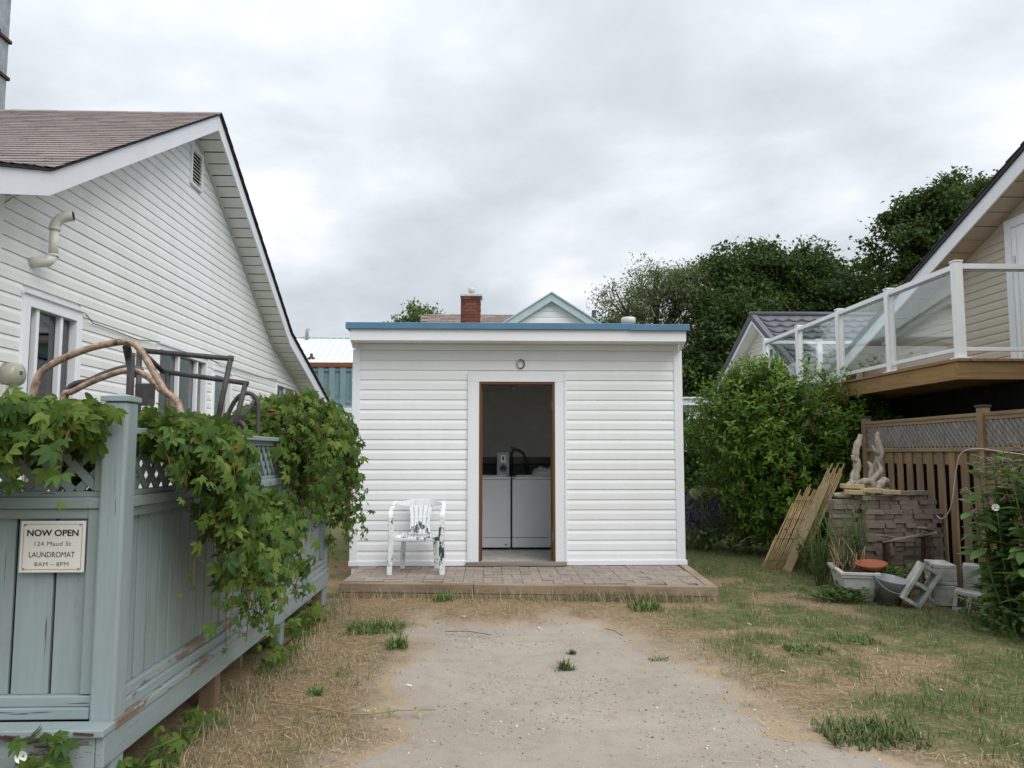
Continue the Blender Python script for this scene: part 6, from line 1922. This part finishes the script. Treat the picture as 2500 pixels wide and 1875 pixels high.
STRAW = np.array([(.41, .33, .21), (.48, .40, .27), (.31, .235, .14), (.36, .29, .18), (.26, .22, .13)])
def pickc(A, n):
    return A[rg.integers(0, len(A), n)] * rg.uniform(.75, 1.2, (n, 1))
def clear_mask(x, y):
    """keep blades off the step, the fence footprint and the shed"""
    on_step = (x > -1.74) & (x < 2.23) & (y > 7.80 - (x + 1.7) * .088 - .04)
    return ~on_step & (x > -1.66)
x, y = sample(420000, -1.7, 5.4, 2.75, 11.2)
cv, gn = ground_masks(x, y)
keep = clear_mask(x, y) & (rg.random(len(x)) < cv * (.25 + .25 * fbm(x * 3, y * 3)) * np.interp(y, [2.7, 6, 11], [1.0, .75, .45]))
x, y, cv, gn = x[keep], y[keep], cv[keep], gn[keep]
clump = sstep(.38, .66, fbm(x * 5.5 + 2, y * 5.5 + 9))
kp = rg.random(len(x)) < .22 + .9 * clump
x, y, cv, gn, clump = x[kp], y[kp], cv[kp], gn[kp], clump[kp]
tone = .62 + .75 * fbm(x * 2.1 + 13, y * 2.1 + 4)
isg = rg.random(len(x)) < gn * .85 + .05 * clump
for nm, sel, C_, lab in (('green_grass', isg, GREEN, 'patchy short green grass of the lawn'), ('dry_grass', ~isg, STRAW, 'flattened dry straw-coloured grass around the drive')):
    xs_, ys_ = x[sel], y[sel]; n = len(xs_)
    h = rg.uniform(.018, .062, n) * (1.35 if nm == 'green_grass' else .75) * np.interp(cv[sel], [0, 1], [.6, 1]) * (.55 + .85 * clump[sel])
    ln = np.clip(rg.normal(.55 if nm == 'green_grass' else .85, .22, n), .05, .995)
    o = blades(np.stack([xs_, ys_, gz(xs_, ys_)], 1), h, rg.uniform(.0018, .0040, n), ln, pickc(C_, n) * tone[sel][:, None], nm, lab)
    tag(o, lab, 'grass', kind='stuff')
# straw lying flat on top
x, y = sample(60000, -1.6, 4.8, 2.75, 9.0)
cv, gn = ground_masks(x, y)
keep = clear_mask(x, y) & (rg.random(len(x)) < (cv * (1 - .7 * gn) + .07) * (.15 + .85 * fbm(x * 2.2 + 7, y * 2.2)) * np.interp(y, [2.7, 6, 9], [.55, .45, .3]))
x, y = x[keep], y[keep]; n = len(x)
P0 = np.stack([x, y, gz(x, y) + rg.uniform(.006, .022, n)], 1)
a = rg.uniform(0, 6.28, n); L = rg.uniform(.03, .11, n)
dv = np.stack([np.cos(a), np.sin(a), rg.normal(0, .12, n)], 1) * L[:, None]
sv = np.stack([-np.sin(a), np.cos(a), 0 * a], 1) * rg.uniform(.0009, .0019, n)[:, None]
V = np.stack([P0 - sv, P0 + sv, P0 + dv + sv * .6, P0 + dv - sv * .6], 1).reshape(-1, 3)
o = link('loose_straw', arrays_mesh('loose_straw', V, np.arange(n * 4).reshape(-1, 4), False, col=np.repeat(np.concatenate([pickc(STRAW * 1.15, n), np.ones((n, 1))], 1), 4, 0)), None, 'grass_blade')
tag(o, 'loose dry straw lying on the ground beside the drive', 'straw', kind='stuff')
# taller fringe along the step and fence
fx = np.concatenate([rg.uniform(-1.45, 2.15, 900), rg.normal(1.35, .35, 900)]); fyv = 7.80 - (fx + 1.7) * .088 - .06 - np.abs(rg.normal(0, .06, len(fx)))
sx_ = np.full(900, -1.47) + np.abs(rg.normal(0, .10, 900)); sy_ = rg.uniform(3.0, 7.6, 900)
fx, fyv = np.concatenate([fx, sx_]), np.concatenate([fyv, sy_])
n = len(fx); g_ = rg.random(n) < .38
col = np.where(g_[:, None], pickc(GREEN, n), pickc(STRAW, n))
tag(blades(np.stack([fx, fyv, gz(fx, fyv)], 1), rg.uniform(.05, .16, n), rg.uniform(.002, .0045, n), np.clip(rg.normal(.5, .25, n), .05, .95), col, 'edge_grass', ''), 'straggly longer grass along the timber step and fence foot', 'grass', kind='stuff')
# tufts one can point to
for k, (tx, ty, nb, hh, sp_, cset, lab) in enumerate([
        (1.95, 4.02, 900, .095, .17, GREEN * .75, 'dense dark green grass tuft at the lower right edge of the drive'),
        (-.93, 6.50, 800, .11, .16, GREEN, 'green weedy grass clump left of the drive in front of the step'),
        (-.68, 5.95, 260, .12, .05, GREEN * 1.1, 'small upright green tuft left of the drive'),
        (-.43, 7.50, 260, .11, .06, GREEN * 1.2, 'bright green tuft against the step below the chair'),
        (.52, 5.35, 150, .09, .035, GREEN * .8, 'lone small weed in the middle of the sandy drive'),
        (.60, 5.75, 60, .06, .02, GREEN * .8, 'tiny sprig just behind the lone weed on the drive'),
        (1.42, 7.15, 420, .10, .10, GREEN * 1.1, 'broad green weed clump below the right part of the step'),
        (2.35, 5.75, 420, .075, .12, GREEN, 'rounded green grass tuft in the middle of the right lawn'),
        (2.85, 6.05, 360, .075, .12, GREEN * .9, 'small dark grass tuft right of centre on the lawn'),
        (-1.05, 4.85, 130, .10, .03, GREEN * 1.2, 'single star-shaped green weed in the dry strip by the fence'),
        (-1.28, 3.42, 700, .10, .11, GREEN * 1.3, 'bright green clump at the bottom left below the fence corner'),
        (1.20, 5.55, 90, .03, .05, GREEN, 'flat green sprig on the right of the sandy drive')]):
    px_, py_ = tx + np.clip(rg.normal(0, 1, nb), -1.7, 1.7) * sp_ * .8, ty + np.clip(rg.normal(0, 1, nb), -1.7, 1.7) * sp_ * .6
    o = blades(np.stack([px_, py_, gz(px_, py_) - .004], 1), hh * rg.uniform(.3, 1.15, nb) * (.45 + 1.0 * fbm(px_ * 14 + k, py_ * 14)), rg.uniform(.003, .011, nb), np.clip(rg.normal(.68, .25, nb), .05, .98), pickc(cset * 1.15, nb), 'grass_tuft', lab)
    tag(o, lab, 'grass tuft', 'green tufts dotted over the ground')
# pebbles
n = 13000
x, y = sample(n * 2, -1.3, 2.6, 2.8, 7.5)
cv, gn = ground_masks(x, y)
dens = sstep(.42, .62, fbm(x * 1.6 + 5, y * 1.6))
k = (rg.random(len(x)) < (1 - cv) * (.12 + .88 * dens) + .02)
x, y = x[k], y[k]; n = len(x)
OV = norm(np.array([(1, 0, 0), (-1, 0, 0), (0, 1, 0), (0, -1, 0), (0, 0, 1), (0, 0, -1.)])) ; OF = np.array([(0, 2, 4), (2, 1, 4), (1, 3, 4), (3, 0, 4), (2, 0, 5), (1, 2, 5), (3, 1, 5), (0, 3, 5)])
s = .0018 + .0075 * rg.random(n) ** 5
Rm = np.linalg.qr(rg.normal(size=(n, 3, 3)))[0]
V, Fc, rr_ = scatter(OV, OF, np.stack([x, y, gz(x, y) + s * .3], 1), Rm * np.array([1.3, 1.0, .7])[None, None, :], s, rg.random(n))
tag(link('pebbles', arrays_mesh('pebbles', V, Fc, False, rnd=rr_), None, 'pebble'), 'scattered small stones on the sandy drive', 'gravel', kind='stuff')
# fallen runner across the dry strip, stray twigs
tw = thing('fallen_runner', 'dead vine runner lying across the left edge of the drive', 'twig', (-.7, 4.4, 0))
b = B(); b.tube(spline([(-1.25, 4.62, .02), (-1.0, 4.50, .03), (-.72, 4.40, .018), (-.5, 4.42, .03), (-.30, 4.47, .015)]), .0035, 5); b.go('stem', 'stalk_dry', tw)
for k in range(14):
    D = norm(rg.normal(size=3)); c = (rg.uniform(-.75, -.35), 4.42 + rg.normal(0, .03), .025)
    link('leaf', bpy.data.meshes.get('runner_leaf') or arrays_mesh('runner_leaf', LEAF4[0], LEAF4[1], True, rnd=np.zeros(len(LEAF4[0]))), tw, 'hosta_leaf', mat4(frames(D[None], np.array([[0, 0, 1.]]))[0], c, .045))
for k, (a, c, lab) in enumerate([((-.35, 6.35, .02), (.02, 6.22, .02), 'short brown twig on the sand in front of the step'), ((.95, 6.4, .02), (1.05, 6.15, .02), 'dark twig on the sand right of the drive centre')]):
    b = B(); b.tube([a, ((a[0] + c[0]) / 2, (a[1] + c[1]) / 2 + .02, .03), c], .0025, 5)
    tag(b.go('fallen_twig', 'bark', None), lab, 'twig')
# a few white chips and petals on the ground
for k, (px_, py_, lab) in enumerate([(-.50, 5.0, 'white scrap on the sand left of the drive'), (-.22, 6.95, 'white scrap below the step near the chair'), (.42, 6.55, 'small white chip on the drive before the doorway'), (2.2, 6.6, 'white petal on the right lawn by the step'), (1.95, 5.2, 'white petal at the lawn edge'), (2.75, 4.75, 'pale petal on the lower right lawn')]):
    z = float(gz(np.array([px_]), np.array([py_]))[0])
    o = B().mbox(Matrix.Translation((px_, py_, z + .012)) @ Matrix.Rotation(R(20), 4, 'Y') @ Matrix.Rotation(R(50 * k), 4, 'Z'), .035, .014, .004).go('paper_scrap', 'petal', None, 0.001)
    tag(o, lab, 'scrap', 'white scraps on the ground')

bpy.data.objects.remove(pvb)
for o in bpy.data.objects:
    if '_l' in o:
        del o['_l']
